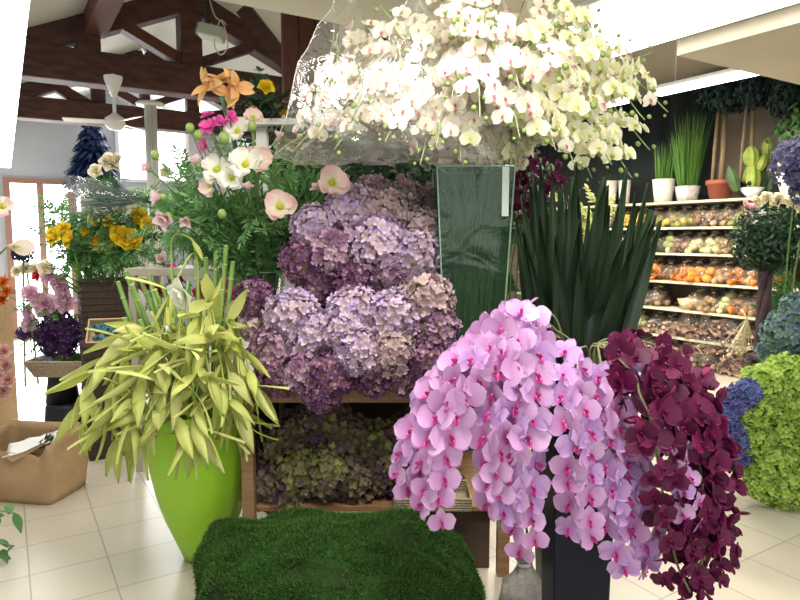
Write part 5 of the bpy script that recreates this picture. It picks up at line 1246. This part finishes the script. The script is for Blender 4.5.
bagfilm = film_mat('bag_film', (.97, .97, .96), gloss=.045, bscale=30, bump=1.0, haze=.04, hazecol=(.8, .78, .72))
def mesh_bits(seed, c1, c2, c3, kind):
    g = random.Random(seed); m = MB()
    n = {'ball': 16, 'slice': 60, 'cone': 34, 'leaf': 90}[kind]
    for i in range(n):
        p = Vector((g.gauss(0, .055), g.gauss(0, .05), 0)); p.x = max(-.11, min(.11, p.x)); p.y = max(-.09, min(.09, p.y)); k = 1 - (p.x / .13) ** 2 - (p.y / .11) ** 2
        p.z = .02 + g.random() * .13 * max(.15, k)
        M = T(p) @ Rz(g.random() * 6) @ Rx(g.random() * 6)
        if kind == 'ball': m.ball(g.uniform(.030, .042), M, n=9, m=6, rn=g.random())
        elif kind == 'slice': m.lathe([(.001, 0), (.036, .004), (.038, -.003), (.001, -.006)], 9, M, rn=g.random())
        elif kind == 'cone': m.lathe([(.004, -.03), (.030, -.015), (.022, -.005), (.030, .005), (.018, .018), (.001, .035)], 8, M, rn=g.random())
        else: v, f, t_ = petal(.075, .05, 'lance', .3, .4, nl=3, nw=2); m.add(v, f, M, t_, g.random())
    return m.mesh('contents', petal_mat('bits_%d' % seed, c1, c2, c2, alt=c3, alt_amt=.5, trans=0, jitter=.35, rough=.5))
def mesh_bag(seed):
    m = MB(); prof = [(.06, .0), (.12, .01), (.145, .06), (.13, .12), (.085, .16), (.02, .19), (.03, .215), (.045, .23)]
    m.lathe(prof, 18, sy=.8); v = m.v[-1]
    for i in range(len(v)): v[i] += np.array(noise.noise_vector(Vector(v[i]) * 16 + Vector((seed, 0, 0)))) * .018 * min(1, v[i][2] * 20)
    return m.mesh('film', bagfilm)
BAGF = [mesh_bag(k) for k in range(3)]; TIE = MB().lathe([(.018, .183), (.024, .19), (.018, .197)], 10).mesh('tie', mat('gold_tie', (.4, .28, .1), .5))
KIN = {
    'orange dried slices': mesh_bits(1, (.42, .12, .02), (.62, .19, .03), (.55, .30, .10), 'slice'), 'bright orange balls': mesh_bits(2, (.62, .20, .02), (.72, .24, .02), (.6, .35, .08), 'ball'),
    'brown cones': mesh_bits(3, (.12, .06, .035), (.20, .12, .075), (.38, .27, .19), 'cone'), 'pinkish brown petals': mesh_bits(4, (.22, .12, .09), (.32, .20, .16), (.46, .34, .27), 'leaf'),
    'pale green fruits': mesh_bits(5, (.30, .36, .14), (.42, .46, .22), (.55, .54, .36), 'ball'), 'cream balls': mesh_bits(6, (.60, .55, .28), (.66, .62, .34), (.62, .62, .22), 'ball'),
    'mixed coloured balls': mesh_bits(7, (.45, .16, .04), (.20, .26, .06), (.60, .48, .08), 'ball'), 'white and grey petals': mesh_bits(8, (.34, .30, .26), (.50, .46, .40), (.22, .18, .15), 'leaf'),
    'yellow slices': mesh_bits(9, (.60, .42, .06), (.70, .52, .08), (.50, .30, .08), 'slice'), 'dark green leaves': mesh_bits(10, (.05, .08, .03), (.08, .12, .05), (.20, .22, .12), 'leaf'), 'tan husks': mesh_bits(11, (.36, .22, .11), (.46, .31, .17), (.30, .18, .1), 'cone')}
def bag(kindn, pos, lab, grp, s=1.0):
    t = thing('potpourri_bag', lab, 'bag', pos, grp, rnd.random() * 6)
    s *= 1.12; obj('contents', KIN[kindn], t, Matrix.Diagonal((s * 1.12, s * 1.12, s, 1))); b = obj('film', rnd.choice(BAGF), t, Matrix.Diagonal((s, s, s, 1))); obj('tie', TIE, b)
    return t
rows = {1: ['white and grey petals'] * 3 + ['yellow slices'] * 2 + ['mixed coloured balls'] * 3 + ['brown cones'] * 3 + ['mixed coloured balls', 'brown cones', 'tan husks'],
        2: ['white and grey petals'] * 3 + ['pinkish brown petals', 'white and grey petals', 'dark green leaves', 'pale green fruits', 'pinkish brown petals', 'cream balls', 'cream balls', 'tan husks', 'cream balls', 'brown cones', 'pale green fruits'],
        3: ['orange dried slices'] * 6 + ['brown cones', 'orange dried slices', 'bright orange balls', 'bright orange balls', 'tan husks', 'orange dried slices', 'tan husks', 'orange dried slices'],
        4: ['pinkish brown petals', 'white and grey petals', 'pinkish brown petals', 'white and grey petals', 'pinkish brown petals', 'brown cones', None, None, 'tan husks', 'tan husks', 'pale green fruits', 'orange dried slices', 'tan husks', 'brown cones'],
        5: ['pale green fruits', 'dark green leaves', 'pale green fruits', 'white and grey petals', 'pale green fruits', 'pinkish brown petals', 'pinkish brown petals', 'pinkish brown petals', 'pinkish brown petals', None, None, None, None, None]}
wn = ['top', 'second', 'third', 'fourth', 'fifth', 'bottom']
for r_, lst in rows.items():
    z = BZ[r_]; n_ = {}
    for i, kn in enumerate(lst):
        if kn is None: continue
        px = 585 + i * 14.2
        p = on_v(px, z, VF + .17); p.z = z + .001; n_[kn] = n_.get(kn, 0) + 1
        bag(kn, p, f'clear bag of {kn}, {ORD[i]} front bag on the {wn[r_]} shelf', 'bags on the %s shelf' % wn[r_], rnd.uniform(.95, 1.12))
        if rnd.random() < .8:
            p2 = on_v(px + 4, z, VF + .24); p2.z = z + .001
            bag(kn if rnd.random() < .6 else rnd.choice(['brown cones', kn]), p2, f'clear bag behind the {ORD[i]} front bag of the {wn[r_]} shelf', 'bags on the %s shelf' % wn[r_], 1.15)
# heap of brown bags on the floor and in front of the bottom boards
for i in range(26):
    px = 636 + (i % 9) * 13.2 + rnd.uniform(-3, 3); lay = i // 9
    p = on_v(px, .1, VF + .06 + .08 * lay); p.z = .002 + (.19 * lay if px > 700 else .0)
    if (px < 700 and lay > 0) or lay == 2 and i % 9 > 6: continue
    bag('pinkish brown petals' if i % 3 else 'brown cones', p, f'clear bag of brown petals in the floor heap, {ORD[i % 9]} along in layer {["one", "two", "three"][lay]}', 'brown bags heaped at the floor', 1.25)
for i in range(9):
    p = on_v(693 + i * 6.5, .5, VF + .2 + .04 * (i % 3)); p.z = .34 + .16 * (i % 3) * 0
    if p.z < .5: p.z = .575 if False else .40
    bag('pinkish brown petals', p, f'clear bag of brown petals high on the heap at the shelf end, {ORD[i]} along', 'brown bags at the end of the bottom shelf', 1.35)
t = thing('shelf_basket', 'small pale basket between bags on the fifth shelf', 'basket', on_v(690, .67, VF + .12)); t.location.z = .671
part('body', MB().lathe([(.10, 0), (.15, .13), (.14, .13), (.095, .01), (.001, .01)], 20), wick, t, True); part('contents', MB().ball(.10, T(0, 0, .10), n=12, m=6, sz=.5), KIN['white and grey petals'].materials[0], t, True)

# ---- plants on the top board
SZ = 1.981
def shp(px, dv=.22): p = on_v(px, SZ, VF + dv); p.z = SZ; return p
def grass(label, px, n, h, sp, pot, wpx, hpx, col=lf_grass, lean=0):
    c = shp(px); k = c.y / 640; r = wpx / 2 * k; hh = hpx * k
    t = thing('grass_pot', label, 'potted grass', c, 'grass pots on the top shelf'); sp *= .45
    part('pot', MB().lathe([(r * .75, 0), (r, hh), (r * .92, hh), (r * .85, hh * .85), (.001, hh * .85)], 24), pot, t, True)
    m = MB()
    for i in range(n):
        a = rnd.random() * 6.283; q = rnd.random() ** .5; L = h * rnd.uniform(.6, 1.05)
        v, f, tt = petal(L, .011, 'blade', .1, -.05, nl=5, nw=1)
        m.add(v, f, T(r * .7 * q * math.cos(a), r * .7 * q * math.sin(a), hh * .8) @ Rz(a) @ Ry(-R(90 - sp * q * rnd.uniform(.3, 1.3))) @ Rx(rnd.random()*3), tt, rnd.random())
    o = part('blades', m, col, t, True); o['kind'] = 'stuff'
pot_w = mat('white_square_pot', (.74, .70, .64), .4)
grass('white pot with short dark sprigs at the end of the top shelf', 608, 40, .18, 30, pot_w, 18, 24, lf_dark)
grass('second white pot with short sprigs, beside the drooping orchid spray', 624, 40, .16, 30, pot_w, 12, 24, lf_dark)
grass('white pot with sparse tall grass, in front of the dark cloth', 663, 70, .55, 16, pot_w, 22, 23)
grass('clear wrapped pot with the tallest bright green grass', 687, 260, .92, 20, mat('wrapped_pot', (.40, .38, .40), .25, (.65, .63, .62), 18), 24, 15)
# terracotta pot with a bare trunk and dark crown
def crown_mesh(n, R_, seed, m_, L=.12, squash=.55):
    g = random.Random(seed); m = MB()
    for i in range(n):
        d = Vector((g.gauss(0, 1), g.gauss(0, 1), g.gauss(0, 1))).normalized(); p = d * R_ * g.uniform(.55, 1.05); p.z *= squash
        v, f, tt = petal(L * g.uniform(.7, 1.3), L * .45, 'lance', .15, -.2, nl=3, nw=2); m.add(v, f, face_to(p, (d + rvec(.5, g))) @ Rz(g.random() * 6), tt, g.random())
    return m.mesh('crown', m_)
lf_blue = petal_mat('blue_green_leaf', (.012, .03, .03), (.016, .045, .04), (.03, .07, .06), alt=(.01, .02, .025), trans=.05, jitter=.3)
CR = crown_mesh(900, .5, 3, lf_blue)
bark = mat('pale_bark', (.22, .16, .09), .8, (.30, .23, .14), 12, bump=.4, stretch=(3, 3, 1))
for i, (px, dv, potw, poth, tr, top, lab) in enumerate(((720, .20, 26, 19, .035, 96, 'terracotta pot with a pale bare trunk and dark crown on the top shelf'), (748, .20, 20, 16, .028, 90, 'slim trunk with dark spreading crown behind the cactus'), (783, .20, 20, 15, .02, 98, 'small dark-crowned tree behind the big white pot'))):
    c = shp(px, dv); k = c.y / 640; r = potw / 2 * k; hh = poth * k; tz = P(px, top, c.y).z - c.z
    t = thing('artificial_tree', lab, 'artificial tree', c, 'small trees on the top shelf')
    part('pot', MB().lathe([(r * .72, 0), (r * .95, hh * .78), (r * 1.04, hh * .78), (r * 1.04, hh), (r * .92, hh), (r * .88, hh * .85), (.001, hh * .85)], 28), terracotta if i == 0 else black_pl, t, True)
    part('trunk', MB().tube([(0, 0, hh * .8), (.01, 0, tz * .5), (0, 0, tz * 1.0)], [tr, tr * .9, tr * .8], 8), bark, t, True)
    if i < 2: part('trunk', MB().tube([(-.09, 0.02, hh * .8), (-.08, .02, tz * .5), (-.06, 0, tz * 1.0)], tr * .6, 8), bark, t, True)
    obj('crown', CR, t, T(0, 0, tz + .02) @ Matrix.Diagonal(((.6, .42, .42)[i], (.5, .42, .42)[i], .8, 1)))
# cactus in a shallow white bowl
c = shp(751, .18); k = c.y / 640
t = thing('cactus', 'yellow-green many-lobed cactus in a shallow white bowl', 'cactus', c)
part('bowl', MB().lathe([(.05, 0), (12 * k, 10 * k), (11 * k, 10 * k), (.045, .01), (.001, .01)], 28), white_pl, t, True)
def lobe(x, y_, z, r, h, tilt, ribs=7):
    m = MB(); vs = []; n1, n2 = 12, ribs * 4
    for i in range(n1 + 1):
        q = i / n1; rr = r * (math.sin(PI * min(.999, .12 + .88 * q)) ** .6)
        for j in range(n2): a = 2 * PI * j / n2; w_ = rr * (1 + .16 * math.cos(ribs * a)); vs.append((w_ * math.cos(a), w_ * math.sin(a), q * h))
    m.add(vs, [(i * n2 + j, i * n2 + (j + 1) % n2, (i + 1) * n2 + (j + 1) % n2, (i + 1) * n2 + j) for i in range(n1) for j in range(n2)], T(x, y_, z) @ Ry(tilt)); return m
cac = mat('cactus_yellow_green', (.22, .32, .05), .55, (.38, .46, .10), 9); cacd = mat('cactus_dark_green', (.05, .10, .045), .55, (.08, .14, .05), 9)
for a, mm in (((0, 0, .06, .085, .34, 0), cac), ((-.01, 0, .36, .075, .22, -.1), cac), ((.13, .02, .34, .06, .34, .12), cac), ((-.16, 0, .08, .055, .30, -.35), cacd), ((.12, .05, .06, .06, .34, .05), cacd), ((.20, .0, .06, .05, .22, .2), cacd), ((.05, -.04, .3, .05, .2, .3), cac)):
    part('lobe', lobe(*a), mm, t, True)
# big white pot with a small-leaved white-flowering plant, and a leafy plant behind
c = shp(792, .05); k = c.y / 640
t = thing('white_flower_pot', 'large white pot with tiny white blossoms beside the periwinkle hydrangea', 'potted plant', c)
part('pot', MB().lathe([(.10, 0), (17 * k, 27 * k), (16 * k, 27 * k), (.09, .02), (.001, .02)], 28), white_pl, t, True)
m = MB()
for i in range(160):
    d = rvec(1).normalized(); d.z = abs(d.z); v, f, tt = petal(.04, .035, 'round', nl=2, nw=2); m.add(v, f, face_to(Vector((0, 0, 27 * k)) + d * .20, d) @ Rz(rnd.random() * 6), tt, rnd.random())
part('blossoms', m, pw, t, True)
m2 = MB()
for i in range(200):
    d = rvec(1).normalized(); d.z = abs(d.z); v, f, tt = petal(.07, .03, 'lance', nl=2, nw=2); m2.add(v, f, face_to(Vector((0, 0, 27 * k)) + d * .17, d) @ Rz(rnd.random() * 6), tt, rnd.random())
part('leaves', m2, lf_green, t, True)
c = shp(806, .16); t = thing('leafy_plant', 'dark leafy plant against the taupe wall behind the white pot', 'potted plant', c)
part('pot', MB().lathe([(.08, 0), (.11, .2), (.1, .2), (.07, .02), (.001, .02)], 20), black_pl, t, True)
obj('foliage', crown_mesh(300, .36, 8, lf_green, .10, .8), t, T(0, 0, .62)); part('stem', MB().tube([(0, 0, .02), (0, 0, .5)], .012), bark, t)

# ---- topiary, right-hand flowers
TC = Vector((P(764, 300, 4.5).x, 4.5, 0)); tcz = P(768, 240, 4.5).z
t = thing('topiary_tree', 'dark green ball topiary on a dark twisted trunk in front of the shelves', 'topiary', TC)
part('pot', MB().lathe([(.11, 0), (.15, .28), (.14, .28), (.13, .24), (.001, .24)], 28), black_pl, t, True)
for q in range(4):
    part('trunk', MB().tube([(.028 * math.cos(q * PI / 2 + z * 6), .028 * math.sin(q * PI / 2 + z * 6), .24 + z * (tcz - .4)) for z in [i / 14 for i in range(15)]], .022, 6), mat('purple_brown_bark', (.06, .03, .045), .8, (.10, .06, .07), 14), t, True)
part('core', MB().ball(.17, T(P(768, 240, 4.5).x - TC.x, 0, tcz), n=20, m=12), mat('dark_core', (.01, .02, .01), .9), t, True)
obj('foliage', crown_mesh(2200, .235, 12, lf_dark, .045, 1.0), t, T(P(768, 240, 4.5).x - TC.x, 0, tcz))
CRX = P(812, 400, 4.3)
t = thing('wooden_stand', 'dark wooden stand carrying the sea-green hydrangeas beside the topiary', 'stand', (P(770, 400, 4.2).x, 4.0, 0))
zt = P(790, 368, 4.0).z
part('top', MB().box(0, .75, 0, .5, zt - .03, zt), wood_tbl2, t, bevel=.004); part('front_board', MB().box(.0, .75, -.02, -.001, zt - .10, zt + .07), mat('olive_brown_board', (.10, .075, .045), .6), t, bevel=.003)
for x in (0, .70):
    for yy in (0, .45): part('leg', MB().box(x, x + .05, yy, yy + .05, 0, zt - .03), wood_tbl2, t)
def fam(name, grp, cat, kind, lst, root, labf, d, leaf=1):
    for i, (px, py, r) in enumerate(lst):
        hydrangea(labf(i), grp, kind, px, py, d + rnd.uniform(-.08, .08), r, root(P(px, py, d), i), face=(rnd.gauss(-.1, .3), -.9, .6), leaf=leaf)
fam('h', 'sea-green hydrangeas on the stand', 'h', 'sea', [(784, 332, 20), (802, 312, 20), (776, 350, 16), (800, 345, 20), (818, 335, 20)], lambda c, i: (c.x + .05, 4.2, zt + .002),
    lambda i: f'blue and sea-green hydrangea head on the dark stand, {["foremost", "highest", "lowest beside the topiary trunk", "lowest at the photo edge", "cut by the photo edge"][i]}', 4.0, leaf=0)
fam('h', 'periwinkle hydrangeas', 'h', 'peri', [(803, 163, 27), (814, 190, 20)], lambda c, i: (c.x + .28, 4.15 + i * .05, zt + .002),
    lambda i: ['large grey-blue periwinkle hydrangea head in front of the white pot', 'lower periwinkle hydrangea head cut by the photo edge'][i], 3.6, leaf=0)
ll = [(762, 384, 20), (786, 376, 22), (808, 382, 22), (752, 408, 19), (776, 402, 22), (800, 408, 23), (752, 436, 18), (774, 430, 22), (798, 436, 23), (750, 462, 17), (770, 460, 21), (794, 462, 23), (764, 484, 18), (786, 488, 21), (806, 492, 20), (776, 500, 14), (815, 440, 20)]
LB = Vector((P(800, 500, 3.95).x, 3.95, 0))
t = thing('black_bucket', 'black bucket hidden under the lime green hydrangeas', 'bucket', LB); part('body', MB().lathe([(.12, 0), (.16, .34), (.15, .34), (.11, .015), (.001, .015)], 24), black_pl, t, True); part('handle', MB().tube([(.16 * math.cos(a), 0, .32 - .12 * math.sin(a)) for a in [PI * k / 12 for k in range(13)]], .004, 5), white_pnt, t)
fam('h', 'lime green hydrangeas', 'h', 'lime', ll, lambda c, i: LB + Vector((rnd.uniform(-.08, .08), rnd.uniform(-.08, .08), .02)), lambda i: f'bright lime green hydrangea head in the big mass, {ORD[i]} counting rows from the top', 3.62, leaf=0)
fam('h', 'blue hydrangeas by the floor', 'h', 'blue', [(738, 400, 16), (727, 412, 13), (737, 424, 15), (734, 441, 14), (748, 392, 13), (741, 456, 11)], lambda c, i: (c.x + .12, 4.35, .02), lambda i: f'deep blue hydrangea head between magenta orchids and lime hydrangeas, {ORD[i]} counted from the orchids', 3.55, leaf=1)
t = thing('zinc_bucket', 'grey bucket hidden behind the blue hydrangeas', 'bucket', (P(745, 430, 4.35).x + .1, 4.35, 0)); part('body', MB().lathe([(.14, 0), (.20, .12), (.19, .12), (.13, .015), (.001, .015)], 24), mat('zinc', (.4, .42, .44), .4, metal=.6), t, True); part('rim', MB().tube([(.196 * math.cos(2 * PI * k / 24), .196 * math.sin(2 * PI * k / 24), .12) for k in range(25)], .006, 5), mat('zinc', (.4, .42, .44), .4), t)
FB = Vector((P(790, 300, 5.0).x, 5.0, 0))
t = thing('flower_bucket', 'dark bucket behind the topiary holding cream flowers', 'bucket', FB); part('body', MB().lathe([(.12, 0), (.17, .5), (.16, .5), (.11, .015), (.001, .015)], 24), black_pl, t, True); part('rim', MB().tube([(.166 * math.cos(2 * PI * k / 24), .166 * math.sin(2 * PI * k / 24), .5) for k in range(25)], .006, 5), black_pl, t)
for i, (px, py, k) in enumerate(((744, 207, 'salmon'), (755, 203, 'cream'), (766, 199, 'cream'), (778, 200, 'cream'), (788, 203, 'cream'), (798, 207, 'cream'), (772, 207, 'cream'), (797, 245, 'cream'), (750, 210, 'peony'))):
    f = FB + Vector((rnd.uniform(-.08, .08), rnd.uniform(-.08, .08), .02)); flower('cream_flower', f'{"pale pink" if k in ("salmon", "peony") else "cream"} bloom peeping over the topiary ball, {ORD[i]} noted along', 'flower', 'cream flowers behind the topiary', k, f, px, py, 4.9, 8, (rnd.gauss(0, .3), -1, .5), leaves=3, leafset=FERND, lsize=.18)
for i in range(6):
    f = FB + Vector((rnd.uniform(-.08, .08), rnd.uniform(-.08, .08), .02)); e = P(778 + 6 * i, rnd.uniform(262, 300), 4.8)
    t = thing('leafy_branch', f'green leafy stem beside the topiary trunk, {ORD[i]} from the trunk', 'greenery', f, 'leafy stems by the topiary')
    part('stem', MB().tube([(0, 0, 0), e - f], .005, 5), green_d, t)
    for k in range(6): obj('leaf', rnd.choice(FERND), t, face_to((e - f) * (.6 + .08 * k), Vector((rnd.gauss(0, .5), -.8, .5)), roll=rnd.random() * 6, s=rnd.uniform(.14, .22)))
t = thing('dried_bunch', 'hanging bunch of dried stems with pale tips by the shelf end', 'dried flowers', on_v(747, .62, VF - .10))
m = MB(); m.tube([(0, 0, .05), (0, .1, .12)], .008, 5)
for i in range(40):
    e = Vector((rnd.gauss(-.05, .07), rnd.gauss(0, .04), -rnd.uniform(.12, .34))); m.tube([(0, 0, .05), e], .005, 4, rn=rnd.random()); m.ball(.018, T(e), n=6, m=4, rn=.9)
part('stems', m, petal_mat('dried_stems', (.30, .30, .16), (.40, .36, .22), (.60, .48, .38), jitter=.3, trans=0), t, True)

# pale yellow-green foliage behind the sword leaves
YC = Vector((P(585, 300, 4.3).x, 4.3, 0))
t = thing('white_bucket', 'pale bucket behind the sword leaves with yellow-green foliage', 'bucket', YC); part('body', MB().lathe([(.14, 0), (.2, .8), (.19, .8), (.13, .015), (.001, .015)], 24), white_pl, t, True); part('rim', MB().tube([(.196 * math.cos(2 * PI * k / 24), .196 * math.sin(2 * PI * k / 24), .8) for k in range(25)], .007, 5), white_pl, t)
ygm = petal_mat('pale_yellow_leaf', (.42, .48, .12), (.55, .58, .22), (.66, .68, .36), trans=.4, jitter=.2); YG = [mesh_spray_leaf('leaf', ygm, 60 + k, 6, .36, .5, 'round') for k in range(2)]
for i in range(14):
    f = YC + Vector((rnd.uniform(-.1, .1), rnd.uniform(-.1, .1), .02)); e = P(560 + i * 3.3, rnd.uniform(180, 250), 4.2)
    t = thing('yellow_leafy_branch', f'pale yellow-green leafy stem behind the sword leaves, {ORD[i]} from the left', 'greenery', f, 'yellow-green foliage behind the sword leaves')
    part('stem', MB().tube([(0, 0, 0), e - f], .005, 5), green_d, t)
    for k in range(7): obj('leaf', rnd.choice(YG), t, face_to((e - f) * (.68 + .05 * k), Vector((rnd.gauss(0, .5), -.8, .5)), roll=rnd.random() * 6, s=rnd.uniform(.13, .2)))
# dark foliage behind the clear vase and the display
DK = [mesh_spray_leaf("leaf", lf_dark, 200 + k, 6, .36, .5) for k in range(2)]
DC = Vector((.30, 3.98, 0))
t = thing('dark_tub', 'dark tub behind the display table with tall dark foliage', 'tub', DC); part('body', MB().lathe([(.16, 0), (.2, .9), (.19, .9), (.15, .015), (.001, .015)], 24), black_pl, t, True); part('rim', MB().tube([(.196 * math.cos(2 * PI * k / 24), .196 * math.sin(2 * PI * k / 24), .9) for k in range(25)], .007, 5), black_pl, t)
for i in range(26):
    f = DC + Vector((rnd.uniform(-.12, .12), rnd.uniform(-.12, .12), .02)); e = P(255 + i * 10.6, rnd.uniform(150, 235), 3.95 + rnd.uniform(-.15, .2))
    t = thing('dark_leafy_branch', f'dark green leafy stem behind the clear vase and hydrangeas, {ORD[i]} from the left', 'greenery', f, 'dark foliage behind the display')
    p1 = Vector((f.x, f.y, 1.0)); path = spline([f, p1, p1.lerp(e, .5) + Vector((0, 0, .05)), e], 16)
    part('stem', MB().tube([p - f for p in path], .005, 5), green_d, t, True)
    for k in range(14): obj('leaf', rnd.choice(DK) if 'DK' in globals() else FERND[0], t, face_to(path[min(len(path) - 1, 4 + k)] - f, Vector((rnd.gauss(0, .5), -.9, .4)), roll=rnd.random() * 6, s=rnd.uniform(.2, .32)))
